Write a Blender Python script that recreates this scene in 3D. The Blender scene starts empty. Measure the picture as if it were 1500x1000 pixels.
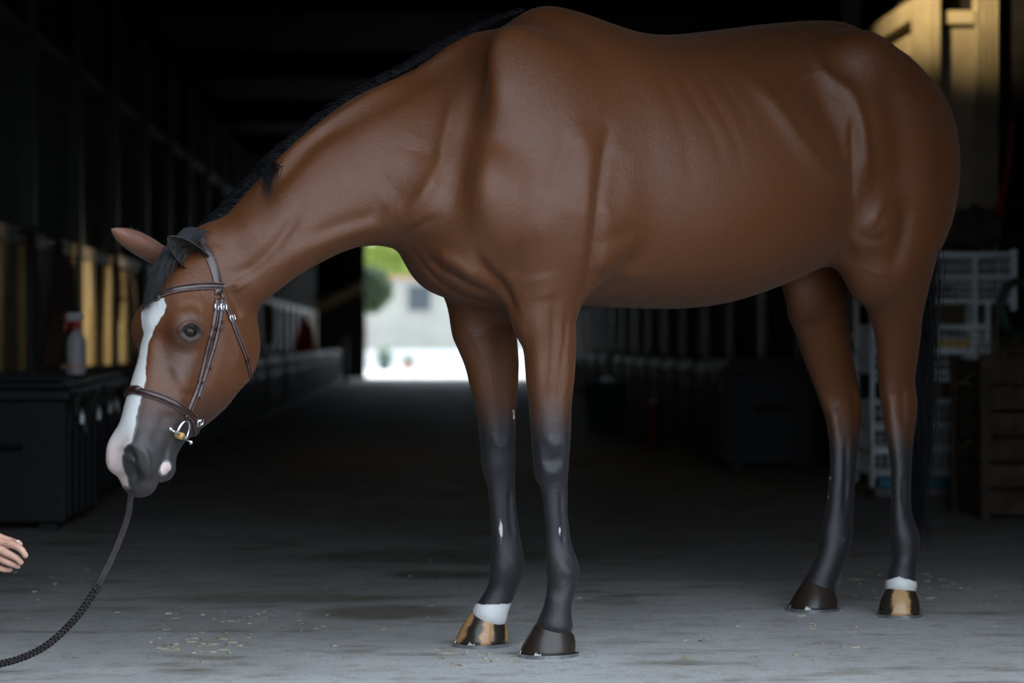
import bpy, bmesh, math, random
import numpy as np
from mathutils import Vector, Matrix
from mathutils.bvhtree import BVHTree

# ------------------------------------------------------------------ camera, sky, sun, exposure
SC = bpy.context.scene
COL = SC.collection
FPX = 85.0 / 36.0 * 1500.0           # focal length in pixels of the 1500 px wide frame
CAMZ = 0.8
cam_d = bpy.data.cameras.new('camera')
cam_d.lens = 85.0
cam_d.sensor_width = 36.0
cam_d.clip_end = 400
cam_d.dof.use_dof = True
cam_d.dof.focus_distance = 6.25
cam_d.dof.aperture_fstop = 2.6
cam = bpy.data.objects.new('camera', cam_d)
COL.objects.link(cam)
cam.location = (0, 0, CAMZ)
cam.rotation_euler = (math.pi / 2, 0, 0)
SC.camera = cam

SC.view_settings.view_transform = 'Standard'
SC.view_settings.look = 'None'
SC.view_settings.gamma = 1.0
SC.view_settings.use_curve_mapping = False
SC.view_settings.exposure = 0.0

world = bpy.data.worlds.new('sky')
SC.world = world
world.use_nodes = True
wn = world.node_tree
bg = wn.nodes['Background']
bg.inputs[0].default_value = (0.76, 0.87, 1.0, 1)
bg.inputs[1].default_value = 4.7

sun_d = bpy.data.lights.new('sun', 'SUN')
sun_d.energy = 8.0
sun_d.color = (1.0, 0.9, 0.75)
sun_d.angle = 0.01
sun = bpy.data.objects.new('sun', sun_d)
COL.objects.link(sun)
sun.location = (-60, 80, 60)
sun.rotation_euler = Vector((0.80, -0.33, -0.55)).to_track_quat('-Z', 'Y').to_euler()


def P(px, py, Y):
    """a point of the place, from where it shows in the photograph and how far away it stands"""
    return np.array([(px - 750.0) / FPX * Y, Y, CAMZ - (py - 500.0) / FPX * Y])


# ------------------------------------------------------------------ helpers
def tag(o, label=None, cat=None, group=None, kind=None):
    if label: o['label'] = label
    if cat: o['category'] = cat
    if group: o['group'] = group
    if kind: o['kind'] = kind
    return o


def thing(name, loc, label, cat, group=None, rz=0.0):
    o = bpy.data.objects.new(name, None)
    o.empty_display_size = 0.1
    COL.objects.link(o)
    o.location = loc
    o.rotation_euler = (0, 0, rz)
    return tag(o, label, cat, group)


def link(name, me, m, parent=None, smooth=False, world_space=False):
    o = bpy.data.objects.new(name, me)
    COL.objects.link(o)
    if m is not None and not len(me.materials):
        me.materials.append(m)
    if smooth:
        me.polygons.foreach_set('use_smooth', [True] * len(me.polygons))
    if parent is not None:
        o.parent = parent
        if world_space:
            o.matrix_parent_inverse = parent_matrix(parent).inverted()
    return o


def parent_matrix(p):
    M = Matrix.LocRotScale(p.location, p.rotation_euler, p.scale)
    return M if p.parent is None else parent_matrix(p.parent) @ p.matrix_parent_inverse @ M


class MB:
    """collects vertices and faces of one mesh"""
    def __init__(self):
        self.v, self.f = [], []

    def add(self, v, f):
        n = len(self.v)
        self.v += [tuple(map(float, p)) for p in v]
        self.f += [tuple(i + n for i in q) for q in f]
        return self

    def box(self, lo, hi, bev=0.0):
        x0, y0, z0 = lo
        x1, y1, z1 = hi
        if bev <= 0:
            v = [(x, y, z) for z in (z0, z1) for (x, y) in ((x0, y0), (x1, y0), (x1, y1), (x0, y1))]
            return self.add(v, [(0, 3, 2, 1), (4, 5, 6, 7), (0, 1, 5, 4), (1, 2, 6, 5), (2, 3, 7, 6), (3, 0, 4, 7)])
        bm = bmesh.new()
        bmesh.ops.create_cube(bm, size=1.0, matrix=Matrix.Translation(((x0 + x1) / 2, (y0 + y1) / 2, (z0 + z1) / 2)) @ Matrix.Diagonal((x1 - x0, y1 - y0, z1 - z0, 1)))
        bmesh.ops.bevel(bm, geom=bm.edges[:], offset=bev, segments=2, affect='EDGES', profile=0.5)
        bm.verts.index_update()
        self.add([v.co for v in bm.verts], [[v.index for v in f.verts] for f in bm.faces])
        bm.free()
        return self

    def tube(self, path, r, n=8, closed=False, flat=None):
        """round bar along a path; r a number or one radius per point; flat squeezes the section across a direction"""
        A = np.asarray(path, float)
        m = len(A)
        R = np.full(m, r) if np.isscalar(r) else np.asarray(r, float)
        T = (np.roll(A, -1, 0) - np.roll(A, 1, 0)) if closed else np.gradient(A, axis=0)
        T /= np.linalg.norm(T, axis=1)[:, None] + 1e-12
        up = np.array([0, 0, 1.0]) if abs(T[0][2]) < 0.9 else np.array([1.0, 0, 0])
        vs = []
        for i in range(m):
            e1 = up - T[i] * (up @ T[i])
            e1 /= np.linalg.norm(e1) + 1e-12
            up = e1
            e2 = np.cross(T[i], e1)
            for k in range(n):
                a = 2 * math.pi * k / n
                vs.append(A[i] + R[i] * (math.cos(a) * e1 + math.sin(a) * e2))
        fs = []
        for i in range(m if closed else m - 1):
            j = (i + 1) % m
            for k in range(n):
                fs.append((i * n + k, i * n + (k + 1) % n, j * n + (k + 1) % n, j * n + k))
        if not closed:
            fs.append(tuple(range(n - 1, -1, -1)))
            fs.append(tuple((m - 1) * n + k for k in range(n)))
        return self.add(vs, fs)

    def sphere(self, c, r, nu=10, nv=7):
        r = np.ones(3) * r
        vs, fs = [], []
        for j in range(nv + 1):
            th = math.pi * j / nv
            for i in range(nu):
                ph = 2 * math.pi * i / nu
                vs.append((c[0] + r[0] * math.sin(th) * math.cos(ph), c[1] + r[1] * math.sin(th) * math.sin(ph), c[2] + r[2] * math.cos(th)))
        for j in range(nv):
            for i in range(nu):
                fs.append((j * nu + i, (j + 1) * nu + i, (j + 1) * nu + (i + 1) % nu, j * nu + (i + 1) % nu))
        return self.add(vs, fs)

    def lathe(self, prof, n=20, c=(0, 0, 0)):
        vs, fs = [], []
        for (r, z) in prof:
            for i in range(n):
                a = 2 * math.pi * i / n
                vs.append((c[0] + r * math.cos(a), c[1] + r * math.sin(a), c[2] + z))
        for j in range(len(prof) - 1):
            for i in range(n):
                fs.append((j * n + i, j * n + (i + 1) % n, (j + 1) * n + (i + 1) % n, (j + 1) * n + i))
        fs.append(tuple(range(n - 1, -1, -1)))
        fs.append(tuple((len(prof) - 1) * n + i for i in range(n)))
        return self.add(vs, fs)

    def grid(self, pts, nu, nv, wrap=False):
        fs = []
        for i in range(nu - 1):
            for j in range(nv if wrap else nv - 1):
                fs.append((i * nv + j, i * nv + (j + 1) % nv, (i + 1) * nv + (j + 1) % nv, (i + 1) * nv + j))
        return self.add(pts, fs)

    def mesh(self, name):
        me = bpy.data.meshes.new(name)
        me.from_pydata(self.v, [], self.f)
        me.update()
        return me

    def build(self, name, m, parent=None, smooth=False, world_space=False):
        return link(name, self.mesh(name), m, parent, smooth, world_space)


MATS = {}


def mat(name, col, rough=0.6, metal=0.0, var=0.12, scale=10.0, bump=0.0, bscale=60.0, spec=0.5, coat=0.0, trans=0.0, col2=None, sheen=0.0):
    m = bpy.data.materials.new(name)
    m.use_nodes = True
    nt = m.node_tree
    b = nt.nodes['Principled BSDF']
    tc = nt.nodes.new('ShaderNodeTexCoord')
    nz = nt.nodes.new('ShaderNodeTexNoise')
    nz.inputs['Scale'].default_value = scale
    nz.inputs['Detail'].default_value = 5.0
    nt.links.new(tc.outputs['Object'], nz.inputs['Vector'])
    rp = nt.nodes.new('ShaderNodeValToRGB')
    c1 = tuple(max(0, c * (1 - var)) for c in col)
    c2 = col2 if col2 else tuple(min(1, c * (1 + var)) for c in col)
    rp.color_ramp.elements[0].position = 0.35
    rp.color_ramp.elements[1].position = 0.65
    rp.color_ramp.elements[0].color = (*c1, 1)
    rp.color_ramp.elements[1].color = (*c2, 1)
    nt.links.new(nz.outputs[0], rp.inputs[0])
    nt.links.new(rp.outputs[0], b.inputs['Base Color'])
    b.inputs['Roughness'].default_value = rough
    b.inputs['Metallic'].default_value = metal
    b.inputs['Specular IOR Level'].default_value = spec
    b.inputs['Coat Weight'].default_value = coat
    b.inputs['Transmission Weight'].default_value = trans
    b.inputs['Sheen Weight'].default_value = sheen
    if bump > 0:
        n2 = nt.nodes.new('ShaderNodeTexNoise')
        n2.inputs['Scale'].default_value = bscale
        n2.inputs['Detail'].default_value = 6.0
        nt.links.new(tc.outputs['Object'], n2.inputs['Vector'])
        bp = nt.nodes.new('ShaderNodeBump')
        bp.inputs['Strength'].default_value = bump
        bp.inputs['Distance'].default_value = 0.01
        nt.links.new(n2.outputs[0], bp.inputs['Height'])
        nt.links.new(bp.outputs[0], b.inputs['Normal'])
    MATS[name] = m
    return m


# ------------------------------------------------------------------ the barn: its long axis points a little left of the view
PSI = math.radians(2.15)


def B(a, b, z=0.0):
    return (a * math.cos(PSI) - b * math.sin(PSI), a * math.sin(PSI) + b * math.cos(PSI), z)


def BP(px, py, b):
    """barn coordinates of what shows at px, py at barn depth b"""
    k = (px - 750.0) / FPX
    # X = k*Y with X = a c - b s, Y = a s + b c
    c, s = math.cos(PSI), math.sin(PSI)
    a = b * (k * c + s) / (c - k * s)
    Y = a * s + b * c
    return a, CAMZ - (py - 500.0) / FPX * Y


def placed(mb, name, m, loc=(0, 0, 0), kind='structure', smooth=False):
    o = mb.build(name, m, None, smooth)
    o.location = B(*loc)
    o.rotation_euler = (0, 0, PSI)
    if kind: o['kind'] = kind
    return o


def concrete():
    m = bpy.data.materials.new('stained_concrete')
    m.use_nodes = True
    nt = m.node_tree
    N, Lk = nt.nodes, nt.links
    b = N['Principled BSDF']
    tc = N.new('ShaderNodeTexCoord')

    def noise(sc, det=6, ro=0.6, stretch=(1, 1, 1)):
        mp = N.new('ShaderNodeMapping')
        mp.inputs['Scale'].default_value = stretch
        Lk.new(tc.outputs['Object'], mp.inputs[0])
        n = N.new('ShaderNodeTexNoise')
        n.inputs['Scale'].default_value = sc
        n.inputs['Detail'].default_value = det
        n.inputs['Roughness'].default_value = ro
        Lk.new(mp.outputs[0], n.inputs['Vector'])
        return n.outputs[0]

    def ramp(x, p0, c0, p1, c1):
        r = N.new('ShaderNodeValToRGB')
        r.color_ramp.elements[0].position, r.color_ramp.elements[0].color = p0, (*c0, 1)
        r.color_ramp.elements[1].position, r.color_ramp.elements[1].color = p1, (*c1, 1)
        Lk.new(x, r.inputs[0])
        return r.outputs[0]

    def mul(a, c):
        n = N.new('ShaderNodeMix')
        n.data_type = 'RGBA'
        n.blend_type = 'MULTIPLY'
        n.inputs[0].default_value = 1.0
        Lk.new(a, n.inputs[6])
        Lk.new(c, n.inputs[7])
        return n.outputs[2]
    c = ramp(noise(1.3), 0.3, (0.28, 0.275, 0.265), 0.7, (0.39, 0.39, 0.385))
    c = mul(c, ramp(noise(95, 4, 0.7), 0.3, (0.72, 0.72, 0.72), 0.65, (1.06, 1.06, 1.06)))
    c = mul(c, ramp(noise(2.6, 5, 0.55, (1, 2.2, 1)), 0.30, (0.55, 0.50, 0.43), 0.46, (1, 1, 1)))
    c = mul(c, ramp(noise(14, 6, 0.7), 0.32, (0.74, 0.72, 0.68), 0.5, (1, 1, 1)))
    sx = N.new('ShaderNodeSeparateXYZ')
    wob = N.new('ShaderNodeMix')
    wob.data_type = 'VECTOR'
    wob.inputs[0].default_value = 0.10
    nz = N.new('ShaderNodeTexNoise')
    nz.inputs['Scale'].default_value = 9.0
    nz.inputs['Detail'].default_value = 6.0
    Lk.new(tc.outputs['Object'], nz.inputs['Vector'])
    Lk.new(tc.outputs['Object'], wob.inputs[4])
    Lk.new(nz.outputs['Color'], wob.inputs[5])
    for (ax_, by_, rx, ry, dark) in ((-0.10, 7.15, 0.26, 0.22, (0.50, 0.45, 0.38)), (-0.45, 7.55, 0.5, 0.16, (0.72, 0.68, 0.60)), (0.08, 8.30, 0.24, 0.18, (0.45, 0.42, 0.37)), (0.15, 9.0, 0.7, 0.35, (0.66, 0.63, 0.58))):
        # a spill that soaked into the floor: an ellipse with a ragged edge
        mp = N.new('ShaderNodeMapping')
        mp.vector_type = 'TEXTURE'
        mp.inputs['Location'].default_value = (ax_ * .9 + .05, by_ * .9 + .05, 0.0)
        mp.inputs['Scale'].default_value = (rx, ry, 10.0)
        Lk.new(wob.outputs[1], mp.inputs[0])
        ln = N.new('ShaderNodeVectorMath')
        ln.operation = 'LENGTH'
        Lk.new(mp.outputs[0], ln.inputs[0])
        c = mul(c, ramp(ln.outputs[1], 0.55, dark, 1.0, (1, 1, 1)))
    Lk.new(c, b.inputs['Base Color'])
    Lk.new(ramp(noise(5), 0.3, (0.62,) * 3, 0.7, (0.85,) * 3), b.inputs['Roughness'])
    b.inputs['Specular IOR Level'].default_value = 0.12
    bp = N.new('ShaderNodeBump')
    bp.inputs['Strength'].default_value = 0.35
    bp.inputs['Distance'].default_value = 0.006
    Lk.new(noise(160, 5, 0.7), bp.inputs['Height'])
    Lk.new(bp.outputs[0], b.inputs['Normal'])
    return m


CONC = concrete()
YARD = mat('yard_concrete', (0.22, 0.22, 0.22), rough=0.9, var=0.2, scale=2)
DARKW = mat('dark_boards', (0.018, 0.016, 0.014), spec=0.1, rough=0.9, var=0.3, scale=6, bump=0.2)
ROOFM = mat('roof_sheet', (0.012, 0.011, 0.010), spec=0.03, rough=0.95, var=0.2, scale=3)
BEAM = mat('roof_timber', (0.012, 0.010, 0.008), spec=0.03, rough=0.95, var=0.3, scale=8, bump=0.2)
CREAM = mat('cream_panel', (0.34, 0.28, 0.17), rough=0.7, var=0.14, scale=3.5, col2=(0.42, 0.35, 0.22))
POST = mat('green_black_steel', (0.022, 0.026, 0.022), rough=0.5, var=0.2)
RAIL = mat('galvanised_rail', (0.20, 0.18, 0.15), rough=0.5, metal=0.3, var=0.2)
BLACKP = mat('black_plastic', (0.0035, 0.0045, 0.0055), rough=0.5, spec=0.25, var=0.25, scale=20)
BLACKL = mat('black_lid', (0.005, 0.006, 0.007), rough=0.45, spec=0.25, var=0.25, scale=20)
GREYM = mat('padlock_steel', (0.55, 0.57, 0.60), rough=0.3, metal=0.9, var=0.1)

FRONT, FAR = 5.45, 53.0
placed(MB().box((-9, FRONT - 0.35, -0.12), (9, FAR + 0.3, 0.0)), 'floor', CONC)
placed(MB().box((-60, -40, -0.14), (60, FRONT - 0.35, -0.012)), 'ground_yard', YARD)
# unseen barn shape added on the left to block part of the sky
BLOCKERM = mat('sky_blocker_cladding', (0.06, 0.05, 0.042), rough=0.85, var=0.3, scale=3)
nb = MB().box((-13.0, -10.0, 0), (-2.7, 3.6, 4.2))
nb.add([(-13.3, -10.2, 4.2), (-2.4, -10.2, 4.2), (-2.4, 3.8, 4.2), (-13.3, 3.8, 4.2), (-7.8, -10.2, 6.4), (-7.8, 3.8, 6.4)], [(0, 1, 4), (3, 5, 2), (0, 4, 5, 3), (1, 2, 5, 4), (3, 2, 1, 0)])
placed(nb, 'wall_added_sky_blocker', BLOCKERM)
# outer walls and roof
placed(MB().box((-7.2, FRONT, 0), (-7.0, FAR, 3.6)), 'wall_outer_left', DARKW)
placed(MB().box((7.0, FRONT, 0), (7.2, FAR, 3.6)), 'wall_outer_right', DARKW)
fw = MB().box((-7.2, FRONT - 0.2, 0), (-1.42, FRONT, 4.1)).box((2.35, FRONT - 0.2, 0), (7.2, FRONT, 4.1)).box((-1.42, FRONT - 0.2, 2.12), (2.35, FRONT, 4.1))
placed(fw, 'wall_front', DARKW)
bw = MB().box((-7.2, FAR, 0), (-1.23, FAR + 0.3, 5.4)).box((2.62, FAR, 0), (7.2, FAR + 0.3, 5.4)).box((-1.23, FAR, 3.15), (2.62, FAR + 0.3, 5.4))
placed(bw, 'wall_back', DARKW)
roof = MB()
roof.add([(-7.6, FRONT - 0.3, 3.55), (0.2, FRONT - 0.3, 5.5), (0.2, FAR + 1, 5.5), (-7.6, FAR + 1, 3.55), (-7.6, FRONT - 0.3, 3.65), (0.2, FRONT - 0.3, 5.6), (0.2, FAR + 1, 5.6), (-7.6, FAR + 1, 3.65)],
         [(0, 1, 2, 3), (7, 6, 5, 4), (0, 4, 5, 1), (2, 6, 7, 3), (0, 3, 7, 4)])
roof.add([(7.6, FRONT - 0.3, 3.55), (0.2, FRONT - 0.3, 5.5), (0.2, FAR + 1, 5.5), (7.6, FAR + 1, 3.55), (7.6, FRONT - 0.3, 3.65), (0.2, FRONT - 0.3, 5.6), (0.2, FAR + 1, 5.6), (7.6, FAR + 1, 3.65)],
         [(3, 2, 1, 0), (4, 5, 6, 7), (1, 5, 4, 0), (3, 7, 6, 2), (4, 7, 3, 0)])
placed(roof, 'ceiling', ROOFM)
gable = MB().add([(-7.2, FRONT - .2, 3.6), (7.2, FRONT - .2, 3.6), (0.2, FRONT - .2, 5.5), (-7.2, FRONT, 3.6), (7.2, FRONT, 3.6), (0.2, FRONT, 5.5)], [(0, 1, 2), (5, 4, 3), (0, 3, 4, 1)])
placed(gable, 'wall_front_gable', DARKW)
for i, b in enumerate(np.arange(9.0, 52, 4.5)):
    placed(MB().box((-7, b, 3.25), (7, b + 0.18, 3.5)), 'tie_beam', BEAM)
for a in (-5, -2.6, 2.86, 5.2):
    placed(MB().box((a, FRONT, 3.5), (a + 0.15, FAR, 3.7)), 'purlin', BEAM)

# ---- left stable fronts
LW = -2.28
placed(MB().box((LW - 0.06, 9.0, 0), (LW, 52.9, 1.36)), 'wall_left', CREAM)
placed(MB().box((LW - 0.07, 9.0, 1.36), (LW + 0.02, 52.9, 1.44)), 'trim_1', RAIL)
placed(MB().box((LW - 0.07, 9.0, 2.55), (LW + 0.02, 52.9, 2.62)), 'trim_2', RAIL)
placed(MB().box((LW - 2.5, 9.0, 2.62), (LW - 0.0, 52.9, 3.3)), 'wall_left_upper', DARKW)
for b in np.arange(10.2, 52, 1.92):
    placed(MB().box((LW - 0.06, b, 0), (LW + 0.05, b + 0.10, 3.3)), 'post', POST)
for gi, b0 in enumerate(np.arange(10.2, 23, 1.92)):
    g = thing('stall_grille', B(LW - 0.03, b0, 1.44), ['vertical bar grille above the cream stall panel at the far left edge', 'vertical bar grille above the hanging brown rug', 'vertical bar grille above the spray bottle', 'vertical bar grille up and left of the horse\'s ears', 'vertical bar grille directly behind the horse\'s ears', 'vertical bar grille behind the horse\'s crest', 'dim vertical bar grille farthest along behind the mane'][gi], 'grille', rz=PSI)
    barm = MB().tube(np.array([(0, 0, 0.0), (0, 0, 1.11)]), 0.010, n=8).mesh('bar')
    barm.materials.append(POST)
    for k in range(17):
        o = bpy.data.objects.new('bar', barm)
        COL.objects.link(o)
        o.parent = g
        o.location = (0, 0.19 + k * 0.10, 0)

# ---- right stable fronts and the tack room wall that faces the door
RW = BP(1342, 60, 14.0)[0]
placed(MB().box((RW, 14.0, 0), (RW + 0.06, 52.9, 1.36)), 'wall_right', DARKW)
placed(MB().box((RW - 0.03, 14.1, 2.48), (RW + 0.06, 52.9, 2.60)), 'trim_3', CREAM)
placed(MB().box((RW - 0.03, 14.1, 2.68), (RW + 0.06, 52.9, 2.80)), 'trim_4', CREAM)
for gi, b0 in enumerate((14.2, 16.2)):
    g = thing('stall_screen', B(RW, b0, 1.36), ['pale upright slats just left of the tack room post above the rump', 'pale upright slats hidden mostly behind the rump'][gi], 'slats', rz=PSI)
    sm = MB().box((0, 0, 0), (0.04, 0.085, 1.12)).mesh('slat')
    sm.materials.append(CREAM)
    for k in range(17):
        o = bpy.data.objects.new('slat', sm)
        COL.objects.link(o)
        o.parent = g
        o.location = (0, k * 0.115, 0)
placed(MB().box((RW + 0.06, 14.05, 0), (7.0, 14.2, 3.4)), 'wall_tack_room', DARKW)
w1 = BP(1372, 60, 14.0)[0]
w2 = BP(1426, 60, 14.0)[0]
w3 = BP(1462, 60, 14.0)[0]
cp = MB().box((RW - 0.02, 13.93, 0), (w1 - 0.045, 14.05, 3.4)).box((w1 - 0.04, 13.90, 0), (w1, 14.05, 3.4))
placed(cp, 'trim_5', CREAM)
zb0, zb1 = BP(1400, 36, 14)[1], BP(1400, 17, 14)[1]
placed(MB().box((w1, 13.95, zb0), (w2, 14.05, zb1)), 'trim_6', CREAM)
CREAM2 = mat('stained_cream_board', (0.36, 0.29, 0.18), rough=0.6, var=0.2, scale=2.5)
placed(MB().box((w1, 13.98, 0.0), (w2, 14.05, zb0 - 0.025)), 'door_1', CREAM2)
ow = MB()
for k in range(4):
    x0 = w2 + (w3 - w2) * k / 4
    ow.box((x0 + 0.004, 13.96, 0), (x0 + (w3 - w2) / 4 - 0.010, 14.05, 3.4))
placed(ow, 'trim_7', CREAM)

# ---- storage trunks
TAGM = mat('white_tag', (0.7, 0.74, 0.78), rough=0.5)
TAGB = mat('blue_tag', (0.25, 0.36, 0.62), rough=0.5)
TAGP = mat('purple_tag', (0.16, 0.07, 0.32), rough=0.5)


def trunk_parts(t, w, d, h, mirror_=1, tags=0):
    """a ribbed plastic chest with an overhanging lid; its front looks across the aisle (+x * mirror_)"""
    b = MB().box((-d / 2 + .02, -w / 2 + .02, 0.03), (d / 2 - .02, w / 2 - .02, h - 0.09), 0.012)
    for k in range(5):
        y = -w / 2 + 0.09 + k * (w - 0.18) / 4
        b.box((-d / 2 + .008, y - 0.02, 0.06), (d / 2 - .008, y + 0.02, h - 0.16))
    for k in range(4):
        x = -d / 2 + 0.09 + k * (d - 0.18) / 3
        b.box((x - 0.02, -w / 2 + .008, 0.06), (x + 0.02, w / 2 - .008, h - 0.16))
    for sx in (-1, 1):
        for sy in (-1, 1):
            b.box((sx * (d / 2 - .10) - .04, sy * (w / 2 - .10) - .04, 0), (sx * (d / 2 - .10) + .04, sy * (w / 2 - .10) + .04, 0.04))
    b.build('body', BLACKP, t)
    l = MB().box((-d / 2, -w / 2, h - 0.10), (d / 2, w / 2, h - 0.045), 0.012).box((-d / 2 + .03, -w / 2 + .03, h - 0.05), (d / 2 - .03, w / 2 - .03, h - 0.012), 0.012)
    for k in range(3):
        y = -w / 2 + w * (k + 1) / 4
        l.box((-d / 2 + .06, y - .03, h - 0.014), (d / 2 - .06, y + .03, h))
    lid = l.build('lid', BLACKL, t)
    x = mirror_ * d / 2
    for y in (-w * 0.28, w * 0.28):
        lt = MB().box((x - .012, y - .03, h - 0.17), (x + .012, y + .03, h - 0.06), 0.004).build('latch', BLACKL, t)
    MB().tube(np.array([(0 + .10, -w / 2, h * .55), (.10, -w / 2 - .03, h * .55), (-.10, -w / 2 - .03, h * .55), (-.10, -w / 2, h * .55)]), 0.012, n=8).build('handle', BLACKL, t)
    if tags:
        for k, (y, m_, ln) in enumerate([(-w * 0.28, GREYM, .05), (w * 0.28, TAGM, .10)][:tags]):
            pl = MB().box((x + .013, y - .02, h - 0.20), (x + .030, y + .02, h - 0.155), 0.004)
            pl.tube(np.array([(x + .021, y + .013 * math.cos(q), h - 0.155 + .022 * math.sin(q)) for q in np.linspace(0, math.pi, 9)]), 0.003, n=6)
            pl.build('padlock', GREYM, t)
            tg = []
            for q in np.linspace(0, 1, 7):
                for e in (-1, 1):
                    tg.append((x + .026 + .015 * math.sin(q * 2), y - .025 + e * .012 + .02 * q, h - 0.19 - ln * q))
            MB().grid(tg, 7, 2).build('tag', (TAGM, TAGP, TAGB)[k % 3], t)


TRUNK_W, TRUNK_D, TRUNK_H = 0.98, 0.62, 0.645
n_far = 0
proto = {}


def copy_tree(o, parent=None):
    c = o.copy()
    COL.objects.link(c)
    c.parent = parent
    for ch in list(o.children):
        copy_tree(ch, c)
    return c


for i, b in enumerate(np.arange(10.75, 47, 1.06)):
    a = LW + 0.08 + TRUNK_D / 2 + 0.02 * math.sin(i * 2.3) + (0.10 if i == 0 else 0.0)
    if i == 0:
        lab, grp = 'black ribbed plastic storage trunk at the far left, nearest to the camera', None
    elif i == 1:
        lab, grp = 'black storage trunk with the spray bottle standing on its lid', None
    elif i == 2:
        lab, grp = 'black storage trunk with a hanging tag, just left of the horse\'s nose', None
    else:
        lab, grp = 'black storage trunk in the dim left row receding behind the horse\'s head', 'black storage trunks receding along the left stalls'
    if i < 4:
        t = thing('storage_trunk', B(a, b), lab, 'trunk', grp, PSI)
        trunk_parts(t, TRUNK_W, TRUNK_D, TRUNK_H, 1, 2 if i < 3 else 1)
        proto['l'] = t
    else:
        t = copy_tree(proto['l'])
        t.location = B(a, b)
        tag(t, lab, 'trunk', grp)
ra = RW - 0.10 - TRUNK_D / 2
for i, b in enumerate([15.4, 16.5, 17.6, 18.7, 20.0, 21.3, 22.6, 24.0, 25.4, 27, 29, 31, 33, 35]):
    if i == 0:
        lab, grp = 'large black storage trunk in front of the far hind leg, right of the tags', None
    elif i == 1:
        lab, grp = 'black storage trunk with pale tags under the belly', None
    else:
        lab, grp = 'black storage trunk in the dim right row seen under the belly', 'black storage trunks receding along the right stalls'
    if i < 3:
        t = thing('storage_trunk', B(ra - (0.30 if i == 0 else 0), b), lab, 'trunk', grp, PSI)
        trunk_parts(t, 1.0, TRUNK_D, TRUNK_H + (0.05 if i == 0 else 0), -1, 2 if i else 1)
        proto['r'] = t
    else:
        t = copy_tree(proto['r'])
        t.location = B(ra, b)
        tag(t, lab, 'trunk', grp)
# ------------------------------------------------------------------ the horse: field, surface, relief
TH = math.radians(39.0)
HO = np.array([0.0, 6.27, 0.0])
HF = np.array([-math.cos(TH), -math.sin(TH), 0.0])      # forward
HL = np.array([math.sin(TH), -math.cos(TH), 0.0])       # horse's left, towards the door
ZUP = np.array([0.0, 0.0, 1.0])


def w2h(p):
    r = np.asarray(p, float) - HO
    return np.stack([r @ HF, r @ HL, r[..., 2]], -1)


def h2w(q):
    q = np.asarray(q, float)
    return HO + q[..., 0:1] * HF + q[..., 1:2] * HL + q[..., 2:3] * ZUP


def H(px, py, Y):
    return w2h(P(px, py, Y))


def nrm(v):
    v = np.asarray(v, float)
    return v / (np.linalg.norm(v) + 1e-12)


def heading(deg):
    """unit vector (horse coordinates) that points left in the view and deg degrees towards the camera"""
    a = math.radians(deg)
    w = np.array([-math.cos(a), -math.sin(a), 0.0])
    return np.array([w @ HF, w @ HL, 0.0])


def catmull(A, n):
    """resample rows of A through a Catmull-Rom spline, n steps per interval"""
    A = np.asarray(A, float)
    Q = np.vstack([2 * A[0] - A[1], A, 2 * A[-1] - A[-2]])
    out = []
    for i in range(1, len(Q) - 2):
        p0, p1, p2, p3 = Q[i - 1], Q[i], Q[i + 1], Q[i + 2]
        for k in range(n):
            t = k / n
            out.append(0.5 * ((2 * p1) + (p2 - p0) * t + (2 * p0 - 5 * p1 + 4 * p2 - p3) * t * t + (3 * p1 - p0 - 3 * p2 + p3) * t ** 3))
    out.append(A[-1])
    return np.array(out)


VOX = 0.0065
LO = np.array([-1.72, -0.62, 0.03])
HI = np.array([1.05, 0.50, 1.78])
NG = np.ceil((HI - LO) / VOX).astype(int) + 1
FIELD = np.full(NG, 9.0, np.float32)
GX = [(LO[i] + VOX * np.arange(NG[i])).astype(np.float32) for i in range(3)]


def window(lo, hi):
    a = np.clip(np.floor((np.asarray(lo) - LO) / VOX).astype(int), 0, NG - 1)
    b = np.clip(np.ceil((np.asarray(hi) - LO) / VOX).astype(int) + 1, 1, NG)
    sl = tuple(slice(a[i], b[i]) for i in range(3))
    return sl, GX[0][sl[0]][:, None, None], GX[1][sl[1]][None, :, None], GX[2][sl[2]][None, None, :]


def smin_into(sl, f, k):
    a = FIELD[sl]
    h = np.maximum(k - np.abs(a - f), 0) / k
    FIELD[sl] = np.minimum(a, f) - h * h * (k * 0.25)


def quad_dist(x, y, z, a, b, c):
    k0 = np.sqrt((x / a) ** 2 + (y / b) ** 2 + (z / c) ** 2) + 1e-6
    k1 = np.sqrt((x / (a * a)) ** 2 + (y / (b * b)) ** 2 + (z / (c * c)) ** 2) + 1e-6
    return k0 * (k0 - 1.0) / k1


def ell(c, radii, ax=None, az=None, k=0.05):
    """ellipsoid muscle: centre, radii along its axes (ax first, az third), blended with radius k"""
    ax = nrm([1, 0, 0] if ax is None else ax)
    az = np.array([0, 0, 1.0]) if az is None else np.asarray(az, float)
    az = nrm(az - ax * (az @ ax))
    ay = np.cross(az, ax)
    m = max(radii) + k
    sl, X, Y, Z = window(np.asarray(c) - m, np.asarray(c) + m)
    x, y, z = X - c[0], Y - c[1], Z - c[2]
    f = quad_dist(x * ax[0] + y * ax[1] + z * ax[2], x * ay[0] + y * ay[1] + z * ay[2], x * az[0] + y * az[1] + z * az[2], *radii)
    smin_into(sl, f.astype(np.float32), k)


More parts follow.
